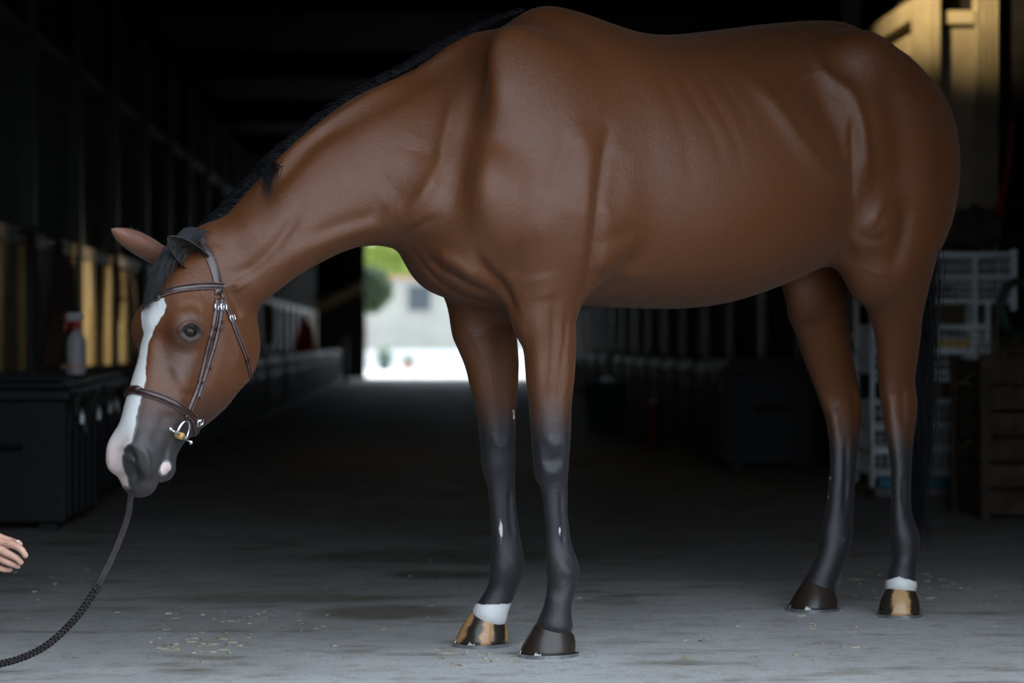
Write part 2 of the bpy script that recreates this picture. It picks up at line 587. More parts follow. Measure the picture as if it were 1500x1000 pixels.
def tube(st, fwd, k=0.03, n=4):
    """a limb: rows of (x, y, z, radius along fwd, radius across, narrowing towards fwd), swept smoothly"""
    S = catmull(st, n)
    C, A, B, G = S[:, :3], S[:, 3], S[:, 4], S[:, 5]
    T = np.gradient(C, axis=0)
    T /= np.linalg.norm(T, axis=1)[:, None] + 1e-12
    fw = np.array([fwd[0] + (fwd[1] - fwd[0]) * (i / (len(S) - 1)) for i in range(len(S))]) if isinstance(fwd, tuple) else np.tile(fwd, (len(S), 1))
    E1 = fw - T * (fw * T).sum(1)[:, None]
    E1 /= np.linalg.norm(E1, axis=1)[:, None]
    E2 = np.cross(T, E1)
    mg = max(A.max(), B.max()) * 1.2 + 0.065
    sl, X, Y, Z = window(C.min(0) - mg, C.max(0) + mg)
    base = sl[0].start, sl[1].start, sl[2].start
    F = np.full((sl[0].stop - base[0], sl[1].stop - base[1], sl[2].stop - base[2]), 9.0, np.float32)
    last = len(S) - 1
    for i in range(last):
        m = max(A[i], A[i + 1], B[i], B[i + 1]) * 1.1 + 0.055
        s2, x, y, z = window(np.minimum(C[i], C[i + 1]) - m, np.maximum(C[i], C[i + 1]) + m)
        x, y, z = x - C[i][0], y - C[i][1], z - C[i][2]
        d = C[i + 1] - C[i]
        d0 = x * T[i][0] + y * T[i][1] + z * T[i][2]
        d1 = (x - d[0]) * T[i + 1][0] + (y - d[1]) * T[i + 1][1] + (z - d[2]) * T[i + 1][2]
        ok = (d0 >= -1e-4) & (d1 <= 1e-4)
        if i == 0:
            ok |= (d0 < 0) & (d0 > -m)
        if i == last - 1:
            ok |= (d1 > 0) & (d1 < m)
        w = np.nonzero(ok)
        if not len(w[0]):
            continue
        xs, ys, zs = x[w[0], 0, 0], y[0, w[1], 0], z[0, 0, w[2]]
        e0, e9 = d0[w], d1[w]
        t = np.clip(e0 / np.maximum(e0 - e9, 1e-6), 0, 1)
        t = np.where(e0 < 0, 0, np.where(e9 > 0, 1, t))
        lerp = lambda U: [U[i][j] + (U[i + 1][j] - U[i][j]) * t for j in range(3)]
        c, e1, e2, tn = lerp(C), lerp(E1), lerp(E2), lerp(T)
        xs, ys, zs = xs - (c[0] - C[i][0]), ys - (c[1] - C[i][1]), zs - (c[2] - C[i][2])
        a = A[i] + (A[i + 1] - A[i]) * t
        b = B[i] + (B[i + 1] - B[i]) * t
        g = G[i] + (G[i + 1] - G[i]) * t
        r1 = xs * e1[0] + ys * e1[1] + zs * e1[2]
        r2 = xs * e2[0] + ys * e2[1] + zs * e2[2]
        r3 = np.where((e0 < 0) | (e9 > 0), xs * tn[0] + ys * tn[1] + zs * tn[2], 0)
        b = b * (1.0 - g * np.clip(r1 / a, -1, 1))
        f = quad_dist(r1, r2, r3, a, b, np.minimum(a, b))
        ww = tuple(w[j] + s2[j].start - base[j] for j in range(3))
        F[ww] = np.minimum(F[ww], f)
    smin_into(sl, F, k)


def mid_u(px, py, s=0.0):
    """(u, z) of the point at lateral offset s that shows at px, py"""
    k = (px - 750.0) / FPX
    # X = HO.x + u*HF.x + s*HL.x ; Y = HO.y + u*HF.y + s*HL.y ; X = k Y
    u = (k * (HO[1] + s * HL[1]) - HO[0] - s * HL[0]) / (HF[0] - k * HF[1])
    Y = HO[1] + u * HF[1] + s * HL[1]
    return u, CAMZ - (py - 500.0) / FPX * Y


def limb(rows, fwd, ratio):
    """rows of (px, py, Y, half width in px, ratio across/along): stations of a leg as seen in the view"""
    out = []
    for r in rows:
        px, py, Y, h = r[:4]
        q = r[4] if len(r) > 4 else ratio
        fx = abs((h2w(fwd) - HO)[0])
        a = (h / FPX * Y) / math.sqrt(fx * fx + (1 - fx * fx) * q * q)
        c = H(px, py, Y)
        out.append([c[0], c[1], c[2], a, a * q, 0.0])
    return out


# ---- trunk: sections across u (top, bottom, half width, height of the widest place 0..1, top exponent)
top_px = [(772, 8), (790, 4), (829, 12), (867, 26), (905, 43), (944, 52), (982, 52), (1060, 43), (1120, 35), (1163, 32), (1202, 29), (1240, 34)]
tops = sorted([mid_u(*p) for p in top_px] + [(0.30, 1.22), (0.2, 1.38), (0.08, 1.56), (-1.32, 1.655), (-1.42, 1.58), (-1.49, 1.48), (-1.55, 1.36)])
bots_px = [(860, 448), (891, 450), (942, 452), (983, 453), (1017, 451), (1051, 445), (1085, 434), (1122, 421)]
bots = sorted([mid_u(*p) for p in bots_px] + [(0.30, 1.08), (0.22, 0.985), (0.08, 0.915), (-1.10, 1.01), (-1.22, 1.06), (-1.36, 1.10), (-1.48, 1.14), (-1.55, 1.25)])
hws = [(-1.55, 0.06), (-1.49, 0.13), (-1.41, 0.18), (-1.32, 0.215), (-1.20, 0.25), (-1.08, 0.274), (-0.95, 0.295), (-0.8, 0.312), (-0.62, 0.325),
       (-0.45, 0.318), (-0.3, 0.295), (-0.15, 0.262), (0.0, 0.235), (0.12, 0.205), (0.22, 0.16), (0.30, 0.08)]
zcs = [(-1.6, .5), (-1.3, .55), (-1.05, .52), (-0.8, .44), (-0.5, .42), (-0.2, .42), (0.1, .40), (0.30, .45)]
pts_ = [(-1.6, 2.1), (-1.1, 2.0), (-0.8, 2.0), (-0.5, 1.95), (-0.25, 1.75), (-0.05, 1.6), (0.1, 1.75), (0.30, 2.0)]


def smooth_interp(tab, u):
    t = np.array(tab)
    xs = np.linspace(t[0, 0], t[-1, 0], 400)
    ys = np.interp(xs, t[:, 0], t[:, 1])
    ker = np.hanning(61)
    ker /= ker.sum()
    yp = np.pad(ys, 30, mode='reflect', reflect_type='odd')
    return np.interp(u, xs, np.convolve(yp, ker, 'valid'))


sl, X, Y, Z = window((-1.66, -0.42, 0.8), (0.40, 0.42, 1.78))
uu = GX[0][sl[0]].astype(float)
uc = np.clip(uu, -1.55, 0.30)
t_, b_, w_, c_, p_ = [smooth_interp(tb, uc).astype(np.float32)[:, None, None] for tb in (tops, bots, hws, zcs, pts_)]
zc = b_ + (t_ - b_) * c_
ht = np.where(Z > zc, t_ - zc, zc - b_)
ex = np.where(Z > zc, p_, 2.25).astype(np.float32)
over = (np.maximum(np.abs(X - np.clip(X, -1.55, 0.30)), 0) / 0.05).astype(np.float32)
kk = (np.abs(Y / w_) ** ex + np.abs((Z - zc) / ht) ** ex + over ** 2) ** (1 / ex)
f = (kk - 1.0) * np.minimum(w_, ht) * 0.93
smin_into(sl, f.astype(np.float32), 0.01)
del kk, f, ht, ex

for sgn in (1, -1):
    # hindquarters
    ell((-1.32, 0.150 * sgn, 1.30), (0.215, 0.125, 0.30), ax=(1, 0, 0.10), k=0.08)       # thigh
    ell((-1.17, 0.195 * sgn, 1.42), (0.20, 0.095, 0.215), ax=(1, 0, 0.3), k=0.08)          # haunch
    ell((-1.45, 0.10 * sgn, 1.30), (0.088, 0.085, 0.26), k=0.07)                         # buttock
    ell((-1.10, 0.195 * sgn, 1.595), (0.10, 0.075, 0.075), k=0.06)                       # point of hip
    # shoulders
    ell((-0.01, 0.160 * sgn, 1.31), (0.150, 0.070, 0.31), ax=(1, 0, -0.42), az=(0.42, -0.22 * sgn, 1), k=0.09)       # blade
    ell((0.15, 0.145 * sgn, 1.13), (0.105, 0.085, 0.14), ax=(1, 0, -0.5), k=0.07)        # point of shoulder
    ell((-0.06, 0.185 * sgn, 1.14), (0.145, 0.070, 0.17), ax=(1, 0, 0.35), k=0.07)      # upper arm
    ell((0.188, 0.072 * sgn, 1.065), (0.075, 0.075, 0.115), k=0.05)                       # breast
ell((0.11, 0, 1.01), (0.16, 0.13, 0.10), k=0.07)

# ---- neck
neck = []
for (tx, ty, bx, by, Yd, hw, g) in [
        (765, 105, 740, 420, 6.33, 0.15, 0.30), (668, 94, 662, 392, 6.25, 0.145, 0.28), (565, 122, 606, 348, 6.16, 0.120, 0.24),
        (470, 181, 540, 360, 6.10, 0.098, 0.20), (405, 238, 487, 377, 6.06, 0.090, 0.18), (350, 296, 432, 408, 6.03, 0.088, 0.22), (306, 345, 392, 438, 6.01, 0.082, 0.15)]:
    a, b = H(tx, ty, Yd), H(bx, by, Yd)
    c = (a + b) / 2
    neck.append([c[0], c[1], c[2], np.linalg.norm(a - b) / 2, hw, g])
tube(neck, (nrm(H(560, 116, 6.1) - H(592, 352, 6.1)), nrm(H(306, 345, 6.1) - H(392, 438, 6.1))), k=0.13)

# ---- head
HYAW, HPIT = 50.0, 21.0
hf = heading(HYAW)
hl = np.cross(ZUP, hf)
ca, sa = math.cos(math.radians(HPIT)), math.sin(math.radians(HPIT))
hd = -ca * ZUP + sa * hf            # down the face
hn = ca * hf + sa * ZUP             # out of the forehead
HP = H(300, 366, 5.98)              # poll


def hp(t, n, l=0.0):
    return HP + t * hd + n * hn + l * hl


HEAD = [  # t, front, back, half width, narrowing to the front
    (-0.02, 0.045, -0.09, 0.055, 0.0), (0.03, 0.070, -0.140, 0.078, 0.0), (0.09, 0.092, -0.185, 0.090, -0.08), (0.15, 0.104, -0.212, 0.095, -0.14),
    (0.22, 0.107, -0.226, 0.094, -0.12), (0.28, 0.104, -0.214, 0.087, -0.06), (0.34, 0.100, -0.175, 0.080, -0.06), (0.40, 0.096, -0.130, 0.073, -0.06),
    (0.455, 0.092, -0.096, 0.067, -0.06), (0.51, 0.085, -0.080, 0.062, -0.04), (0.55, 0.074, -0.072, 0.062, 0.0), (0.578, 0.060, -0.060, 0.059, 0.0), (0.597, 0.040, -0.046, 0.046, 0.0)]
rows = []
for (t, fr, bk, w, g) in HEAD:
    c = hp(t, (fr + bk) / 2)
    rows.append([c[0], c[1], c[2], (fr - bk) / 2, w, g])
tube(rows, hn, k=0.045)
for sgn in (1, -1):
    ell(hp(0.222, 0.046, 0.074 * sgn), (0.050, 0.027, 0.040), ax=hd, az=hn, k=0.05)           # orbit
    ell(hp(0.215, -0.125, 0.055 * sgn), (0.100, 0.032, 0.088), ax=hd, az=hn, k=0.035)          # jaw muscle
    ell(hp(0.548, 0.050, 0.042 * sgn), (0.045, 0.020, 0.030), ax=hd, az=hn, k=0.045)           # nostril wing
    ell(hp(0.32, 0.010, 0.066 * sgn), (0.09, 0.013, 0.018), ax=hd, az=hn, k=0.03)              # facial crest
ell(hp(0.553, -0.062), (0.030, 0.036, 0.026), ax=hd, az=hn, k=0.025)                            # chin

# ---- legs
F39 = heading(39)
tube([[-0.04, 0.165, 1.14, 0.12, 0.085, 0]] + limb([
    (798, 447, 6.16, 52, .72), (805, 504, 6.16, 40, .72), (806, 554, 6.16, 36, .74), (806, 588, 6.16, 32, .78), (807, 633, 6.16, 29.5, .85), (807, 661, 6.16, 27.5, .9), (808, 694, 6.16, 25, .85), (812, 713, 6.16, 20, .74),
    (815, 756, 6.16, 17, .68), (818, 790, 6.165, 18, .68), (820, 808, 6.165, 20.5, .72), (824, 834, 6.165, 24.5, .78), (823, 857, 6.16, 22, .82), (818, 882, 6.15, 20, .9), (815, 900, 6.15, 23, .95), (813, 913, 6.15, 27, .95)], F39, .8), F39, k=0.07)
tube([[-0.03, -0.15, 1.14, 0.12, 0.085, 0]] + limb([
    (708, 462, 6.37, 50, .72), (712, 492, 6.37, 46, .72), (719, 522, 6.37, 41, .72), (723, 552, 6.37, 37, .74), (727, 605, 6.37, 29, .82), (729, 644, 6.37, 26, .88), (730, 678, 6.37, 25, .88), (734, 708, 6.37, 20.5, .76),
    (737, 745, 6.37, 19.5, .7), (741, 785, 6.375, 20.5, .7), (743, 814, 6.375, 24, .78), (742, 834, 6.37, 25, .8), (735, 862, 6.37, 21.5, .86), (725, 884, 6.365, 22.5, .92), (718, 899, 6.36, 26, .95)], F39, .8), F39, k=0.07)
F70 = heading(72)
tube([[-1.28, 0.17, 1.20, 0.17, 0.10, 0]] + limb([
    (1300, 368, 6.92, 56, .62), (1312, 413, 6.98, 44, .62), (1315, 461, 7.04, 33, .66), (1316, 505, 7.09, 28, .68), (1314, 560, 7.14, 24, .66), (1317, 591, 7.15, 24.5, .62), (1318, 635, 7.12, 19.5, .62),
    (1320, 684, 7.10, 14.5, .66), (1320, 746, 7.09, 14.5, .66), (1324, 777, 7.09, 20, .74), (1326, 792, 7.085, 21.5, .8), (1325, 821, 7.075, 18.5, .88), (1321, 842, 7.06, 20.5, .95), (1320, 855, 7.055, 23.5, .95)], F70, .8), (F39, F70), k=0.07)
ell(H(1272, 318, 6.80), (0.075, 0.06, 0.09), ax=F39, k=0.05)       # near stifle
tube([[-1.24, -0.17, 1.20, 0.17, 0.10, 0]] + limb([
    (1190, 412, 7.10, 47, .62), (1201, 455, 7.16, 43, .62), (1210, 505, 7.22, 37, .66), (1225, 560, 7.28, 32.5, .6), (1234, 600, 7.30, 30, .55), (1236, 647, 7.27, 22.5, .62),
    (1234, 697, 7.25, 20, .66), (1230, 746, 7.245, 21, .68), (1225, 786, 7.24, 25, .76), (1218, 815, 7.225, 22.5, .82), (1206, 842, 7.21, 22, .9), (1200, 857, 7.205, 25, .95)], heading(42), .8), heading(42), k=0.07)


def surface_nets(F, lo, h):
    nx, ny, nz = F.shape
    s = F < 0
    cnt = np.zeros((nx - 1, ny - 1, nz - 1), np.int8)
    offs = [(i, j, k) for i in (0, 1) for j in (0, 1) for k in (0, 1)]
    for (i, j, k) in offs:
        cnt += s[i:nx - 1 + i, j:ny - 1 + j, k:nz - 1 + k]
    act = np.argwhere((cnt > 0) & (cnt < 8))
    idx = np.full(cnt.shape, -1, np.int32)
    idx[act[:, 0], act[:, 1], act[:, 2]] = np.arange(len(act))
    cor = {o: F[act[:, 0] + o[0], act[:, 1] + o[1], act[:, 2] + o[2]].astype(float) for o in offs}
    acc = np.zeros((len(act), 3))
    n = np.zeros(len(act))
    for o in offs:
        for ax in range(3):
            if o[ax] == 0:
                q = list(o)
                q[ax] = 1
                a, b = cor[o], cor[tuple(q)]
                m = (a < 0) != (b < 0)
                t = np.where(m, a / np.where(m, a - b, 1), 0)
                pos = np.tile(np.array(o, float), (len(act), 1))
                pos[:, ax] = t
                acc += pos * m[:, None]
                n += m
    V = lo + h * (act + acc / n[:, None])
    quads = []
    for ax in range(3):
        o1, o2 = (ax + 1) % 3, (ax + 2) % 3
        a = [slice(None)] * 3
        b = [slice(None)] * 3
        a[ax], b[ax] = slice(0, -1), slice(1, None)
        sa_, sb_ = s[tuple(a)], s[tuple(b)]
        e = np.argwhere(sa_ != sb_)
        e = e[(e[:, o1] > 0) & (e[:, o2] > 0) & (e[:, o1] < F.shape[o1] - 1) & (e[:, o2] < F.shape[o2] - 1)]
        fl = sa_[e[:, 0], e[:, 1], e[:, 2]]
        d1 = np.zeros(3, int); d1[o1] = 1
        d2 = np.zeros(3, int); d2[o2] = 1
        g = lambda q: idx[q[:, 0], q[:, 1], q[:, 2]]
        Q = np.stack([g(e - d1 - d2), g(e - d2), g(e), g(e - d1)], 1)
        Q[~fl] = Q[~fl][:, ::-1]
        quads.append(Q)
    return V, np.vstack(quads)


def edges_of(Q):
    E = np.vstack([Q[:, [0, 1]], Q[:, [1, 2]], Q[:, [2, 3]], Q[:, [3, 0]]])
    E.sort(1)
    return np.unique(E, axis=0)


def relax(V, E, it, lam=0.5, mu=-0.53, w=None):
    deg = np.bincount(E.ravel(), minlength=len(V)).astype(float)[:, None] + 1e-9
    for i in range(it):
        for l in (lam, mu):
            S = np.zeros_like(V)
            for ax in range(3):
                S[:, ax] = np.bincount(E[:, 0], V[E[:, 1], ax], len(V)) + np.bincount(E[:, 1], V[E[:, 0], ax], len(V))
            d = (S / deg - V) * l
            V = V + (d if w is None else d * w[:, None])
    return V


BV, BQ = surface_nets(FIELD, LO, VOX)
BE = edges_of(BQ)
BV = relax(BV, BE, 14)
BW = h2w(BV)


def normals_of(V, Q):
    n = np.cross(V[Q[:, 2]] - V[Q[:, 0]], V[Q[:, 3]] - V[Q[:, 1]])
    N = np.zeros_like(V)
    for c in range(4):
        for ax in range(3):
            N[:, ax] += np.bincount(Q[:, c], n[:, ax], len(V))
    return N / (np.linalg.norm(N, axis=1)[:, None] + 1e-12)


# the head is cut finer than the rest
def refine(V, Q, sel):
    """split the chosen quads into four (shared edge points keep the skin closed with fans along the rim)"""
    E = {}
    newv = []
    nv = len(V)

    def mid(a, b):
        key = (a, b) if a < b else (b, a)
        if key not in E:
            E[key] = nv + len(newv)
            newv.append((V[a] + V[b]) * 0.5)
        return E[key]
    out, rest = [], []
    for q in Q[sel].tolist():
        m = [mid(q[i], q[(i + 1) % 4]) for i in range(4)]
        c = nv + len(newv)
        newv.append(V[q].mean(0))
        for i in range(4):
            out.append((q[i], m[i], c, m[i - 1]))
    for q in Q[~sel].tolist():
        poly = []
        cut = False
        for i in range(4):
            a, b = q[i], q[(i + 1) % 4]
            poly.append(a)
            key = (a, b) if a < b else (b, a)
            if key in E:
                poly.append(E[key])
                cut = True
        rest.append((q, poly if cut else None))
    keep = [q for q, p in rest if p is None]
    fan = [p for q, p in rest if p is not None]
    return np.vstack([V, np.array(newv)]), np.array(out + keep), fan


def head_tln(W):
    r = w2h(W) - HP
    return r @ hd, r @ hl, r @ hn


_t, _l, _n = head_tln(BW)
hs = (_t > 0.02) & (_n > -0.26) & (np.abs(_l) < 0.16)
BW, BQ, FAN = refine(BW, BQ, hs[BQ].all(1))
FQ = [tuple(f) for f in FAN]
BE = edges_of(BQ)
_t, _l, _n = head_tln(BW)
fine = ((_t > 0.04) & (_n > -0.25) & (np.abs(_l) < 0.16)).astype(float)
BW = relax(BW, BE, 4, w=fine)


def bvh_of(W):
    return BVHTree.FromPolygons(W.tolist(), BQ.tolist() + FQ)


CAM = Vector((0, 0, CAMZ))


def hit(bvh, px, py):
    d = Vector(P(px, py, 1.0)) - CAM
    r = bvh.ray_cast(CAM, d.normalized())
    return None if r[0] is None else (np.array(r[0]), np.array(r[1]))


def densify(p, step=6.0):
    out = []
    for a, b in zip(p, p[1:]):
        n = max(1, int(math.hypot(b[0] - a[0], b[1] - a[1]) / step))
        for i in range(n):
            out.append((a[0] + (b[0] - a[0]) * i / n, a[1] + (b[1] - a[1]) * i / n))
    out.append(p[-1])
    return out


def stroke(W, bvh, N, path, sigma, amp, taper=True):
    """raise (amp > 0) or press in the skin along a line"""
    pts = catmull(path, 6) if len(path) > 2 else np.array(densify(path))
    hits = [hit(bvh, *p) for p in pts]
    A = np.array([h[0] for h in hits if h is not None])
    if len(A) == 0:
        return W
    fine_ = [A[0]]
    for a_, b_ in zip(A, A[1:]):
        L_ = np.linalg.norm(b_ - a_)
        m_ = 1 if L_ > 0.08 else max(1, int(L_ / (0.11 * sigma)))
        fine_ += [a_ + (b_ - a_) * (q + 1) / m_ for q in range(m_)]
    A = np.array(fine_)
    n = len(A)
    lo, hi_ = A.min(0) - 3.2 * sigma, A.max(0) + 3.2 * sigma
    ids = np.nonzero(((W > lo) & (W < hi_)).all(1))[0]
    best = np.full(len(ids), 9.0)
    arg = np.zeros(len(ids))
    for i in range(n):
        d = ((W[ids] - A[i]) ** 2).sum(1)
        m = d < best
        best[m] = d[m]
        arg[m] = i / max(1, n - 1)
    w = np.exp(-best / (2 * sigma * sigma))
    if taper and n > 2:
        w *= np.clip(np.minimum(arg, 1 - arg) * 4 + 0.25, 0, 1)
    W = W.copy()
    W[ids] += N[ids] * (amp * w)[:, None]
    return W


STROKES = [
    # shoulder, neck and breast
    ([(893, 190), (886, 235), (878, 290), (874, 345), (868, 390), (857, 425)], .016, -.016),
    ([(905, 215), (900, 260), (893, 310)], .03, -.010),
    ([(842, 170), (858, 240), (856, 310), (846, 355)], .03, .010),
    ([(712, 80), (694, 140), (676, 205), (668, 270), (668, 320)], .032, -.020),
    ([(742, 70), (730, 140), (716, 220), (712, 300), (722, 350)], .03, .008),
    ([(668, 130), (655, 190), (640, 250), (612, 296), (590, 314)], .014, .009),
    ([(616, 200), (600, 250), (560, 290)], .035, -.010),
    ([(338, 404), (368, 392), (396, 368), (420, 338), (440, 310)], .012, -.010),
    ([(400, 398), (440, 368), (490, 346), (540, 330), (580, 316)], .016, .007),
    ([(452, 352), (500, 330), (545, 318), (566, 300)], .014, -.006),
    ([(392, 284), (430, 240), (462, 206), (500, 178)], .018, -.010),
    ([(380, 272), (420, 226), (470, 184), (540, 140), (620, 98), (690, 56)], .012, .006),
    ([(470, 206), (530, 170), (600, 130), (660, 95)], .02, -.006),
    ([(300, 380), (340, 350), (380, 320)], .03, .006),
    ([(698, 372), (712, 396), (733, 416), (748, 444), (757, 462)], .010, -.012),
    ([(624, 378), (650, 397), (684, 417), (716, 430)], .009, -.010),
    ([(606, 370), (630, 402), (662, 427), (700, 441), (738, 448)], .008, -.008),
    ([(640, 372), (672, 388), (700, 410)], .014, .010),
    ([(588, 352), (600, 340), (618, 330), (640, 318)], .008, -.006),
    ([(760, 352), (757, 380), (756, 408)], .014, -.006),
    ([(790, 400), (800, 440)], .025, .006),
    ([(856, 424), (850, 455), (846, 490)], .010, -.007),
    ([(812, 430), (812, 500), (808, 560), (806, 610)], .009, -.006),
    ([(832, 450), (826, 510), (820, 560), (817, 610)], .007, -.004),
    ([(786, 450), (788, 520), (790, 590)], .012, .004),
    ([(828, 290), (806, 326), (776, 345)], .026, .004),
    ([(838, 200), (818, 240), (806, 280)], .014, -.005),
    ([(862, 372), (880, 388), (910, 398), (960, 405)], .016, .004),
    ([(872, 370), (890, 352), (930, 340)], .016, -.004),
    # ribs
    ([(985, 95), (1012, 140), (1045, 195), (1062, 250)], .012, -.0016),
    ([(1008, 92), (1040, 140), (1072, 195), (1090, 250)], .012, -.0016),
    ([(960, 100), (985, 150), (1005, 210), (1015, 280)], .014, -.0014),
    ([(1040, 95), (1075, 145), (1105, 200)], .014, -.0014),
    ([(930, 110), (950, 170), (960, 240)], .014, -.0012),
    # flank, hip, stifle
    ([(1190, 105), (1215, 150), (1236, 205), (1248, 255)], .038, -.022),
    ([(1140, 95), (1180, 130), (1215, 190)], .045, -.012),
    ([(1090, 110), (1130, 150), (1170, 205), (1210, 255), (1246, 290)], .024, .013),
    ([(1160, 44), (1190, 62), (1200, 95), (1222, 118), (1248, 140), (1262, 180), (1268, 230), (1268, 285)], .016, .009),
    ([(1252, 175), (1254, 220), (1253, 265), (1250, 305)], .010, -.014),
    ([(1178, 44), (1192, 64), (1196, 78)], .010, -.007),
    ([(1300, 120), (1320, 200), (1318, 280)], .035, -.010),
    ([(1350, 150), (1362, 220), (1356, 300)], .03, .006),
    ([(1276, 312), (1288, 322)], .034, .005),
    ([(1258, 340), (1278, 352), (1304, 346)], .010, -.005),
    ([(1330, 300), (1322, 350), (1306, 400)], .02, -.008),
    ([(1240, 330), (1252, 352), (1262, 380)], .010, .004),
    # knees, fetlocks, tendons
    ([(800, 640), (812, 652), (822, 644)], .011, .006),
    ([(792, 668), (806, 676), (824, 672)], .008, -.004),
    ([(800, 690), (818, 694)], .009, .004),
    ([(822, 716), (824, 756), (826, 800)], .0055, -.005),
    ([(812, 836), (824, 838)], .011, .003),
    ([(722, 640), (734, 654), (744, 646)], .010, .005),
    ([(748, 712), (748, 750), (752, 790)], .0055, -.005),
    ([(1240, 640), (1240, 690), (1238, 750)], .006, -.005),
    ([(1224, 590), (1236, 600), (1246, 596)], .010, .005),
    ([(1306, 585), (1316, 600)], .012, .004),
    ([(1246, 545), (1250, 566), (1250, 590)], .010, -.007),
    ([(1254, 570), (1258, 590), (1258, 620)], .010, .007),
    ([(1212, 590), (1222, 612), (1226, 640)], .010, .005),
    ([(1300, 560), (1304, 590), (1308, 620)], .010, .005),
    ([(1322, 560), (1324, 590), (1324, 620)], .007, -.004),
    ([(1322, 700), (1324, 740)], .005, -.003),
    ([(790, 650), (796, 680), (800, 700)], .008, .004),
    ([(826, 640), (828, 668)], .008, .004),
    ([(814, 660), (814, 684)], .007, -.004),
    ([(818, 820), (830, 834), (838, 846)], .009, .004),
    ([(806, 860), (822, 872)], .010, -.004),
    ([(744, 812), (756, 828)], .009, .004),
    ([(1236, 786), (1242, 800)], .009, .004),
    # veins
    ([(684, 480), (702, 510), (716, 540), (722, 580), (730, 610)], .0035, .0022),
    ([(828, 470), (824, 500), (834, 540), (824, 590)], .0035, .0020),
    ([(1166, 458), (1196, 462), (1222, 452)], .0035, -.0022),
    ([(1230, 430), (1222, 470), (1206, 510), (1190, 520)], .0035, .002),
    ([(1262, 390), (1290, 402), (1312, 396)], .0035, .002),
    ([(1282, 470), (1300, 484), (1320, 482)], .003, .0018),
    # head
    ([(262, 452), (280, 446), (298, 452)], .012, -.005),
    ([(258, 506), (272, 516), (292, 512)], .012, -.004),
    ([(236, 480), (240, 520), (244, 560)], .016, -.006),
    ([(250, 535), (264, 552), (280, 570)], .010, .003),
    ([(262, 572), (274, 578), (288, 576)], .006, -.003),
    ([(312, 470), (318, 500), (308, 540), (296, 575)], .012, -.004),
    ([(340, 460), (352, 505), (344, 548)], .02, .004),
    ([(246, 600), (236, 625), (222, 650)], .012, -.004),
    ([(246, 648), (244, 668), (236, 688), (226, 702)], .0055, -.006),
    ([(246, 690), (254, 676)], .012, .005),
    ([(332, 420), (345, 446), (352, 470)], .010, -.006),
    ([(345, 410), (352, 425)], .012, .006),
    ([(208, 655), (216, 672), (214, 694), (206, 706)], .006, .006),
    ([(178, 658), (188, 652), (200, 654)], .005, .004),
    ([(188, 664), (194, 678), (196, 692)], .0105, -.018, 0),
    ([(188, 684), (198, 696)], .009, -.012, 0),
    ([(263, 484), (270, 476), (280, 473), (290, 477), (296, 486)], .0036, .0060, 0),
    ([(265, 491), (277, 499), (291, 495)], .0036, .0026, 0),
    ([(274, 486), (285, 487)], .0055, -.003, 0),
]


def sculpt(W):
    bvh = bvh_of(W)
    N = normals_of(W, BQ)
    for i in range(6):
        N = relax(N, BE, 1, 0.6, 0.4)
    N /= np.linalg.norm(N, axis=1)[:, None] + 1e-12
    for st in STROKES:
        W = stroke(W, bvh, N, *st)
    return W




def smooth_at(W, spots):
    bvh = bvh_of(W)
    w = np.zeros(len(W))
    for (px, py, r) in spots:
        h = hit(bvh, px, py)
        if h: w = np.maximum(w, np.clip(1.4 - np.linalg.norm(W - h[0], axis=1) / r, 0, 1))
    return relax(W, BE, 25, 0.6, 0.3, w)


BW = smooth_at(BW, [(565, 300, .09), (600, 290, .09), (540, 320, .08), (590, 330, .07), (630, 300, .08), (672, 470, .05), (668, 485, .05)])
BW = sculpt(BW)
BW = relax(BW, BE, 4, 0.5, -0.5)


# ------------------------------------------------------------------ coat colours, carried by the skin itself
def poly_sd(x, y, poly):
    """signed distance (inside positive) of points to a polygon"""
    poly = np.asarray(poly)
    ins = np.zeros(len(x), bool)
    dist = np.full(len(x), 9.0)
    for (x0, y0), (x1, y1) in zip(poly, np.roll(poly, -1, 0)):
        c = ((y0 > y) != (y1 > y)) & (x < (x1 - x0) * (y - y0) / (y1 - y0 + 1e-12) + x0)
        ins ^= c
        dx, dy = x1 - x0, y1 - y0
        t = np.clip(((x - x0) * dx + (y - y0) * dy) / (dx * dx + dy * dy + 1e-12), 0, 1)
        dist = np.minimum(dist, np.hypot(x - x0 - t * dx, y - y0 - t * dy))
    return np.where(ins, dist, -dist)


BODY = bvh_of(BW)


def head_coord(px, py):
    h = hit(BODY, px, py)
    if h is None:
        return None
    t, l, n = head_tln(h[0])
    return float(t), float(l)


def sstep(x, a, b):
    t = np.clip((x - a) / (b - a), 0, 1)
    return t * t * (3 - 2 * t)


T_, L_, N_ = head_tln(BW)
HB = w2h(BW)
zz = BW[:, 2]
on_head = (T_ > -0.05) & (T_ < 0.8) & (N_ > -0.3) & (np.abs(L_) < 0.2)
fore = HB[:, 0] > -0.6

# black points
blk = np.where(fore, 1 - sstep(zz, 0.50, 0.74), 1 - sstep(zz, 0.38, 0.68))
crest = 0
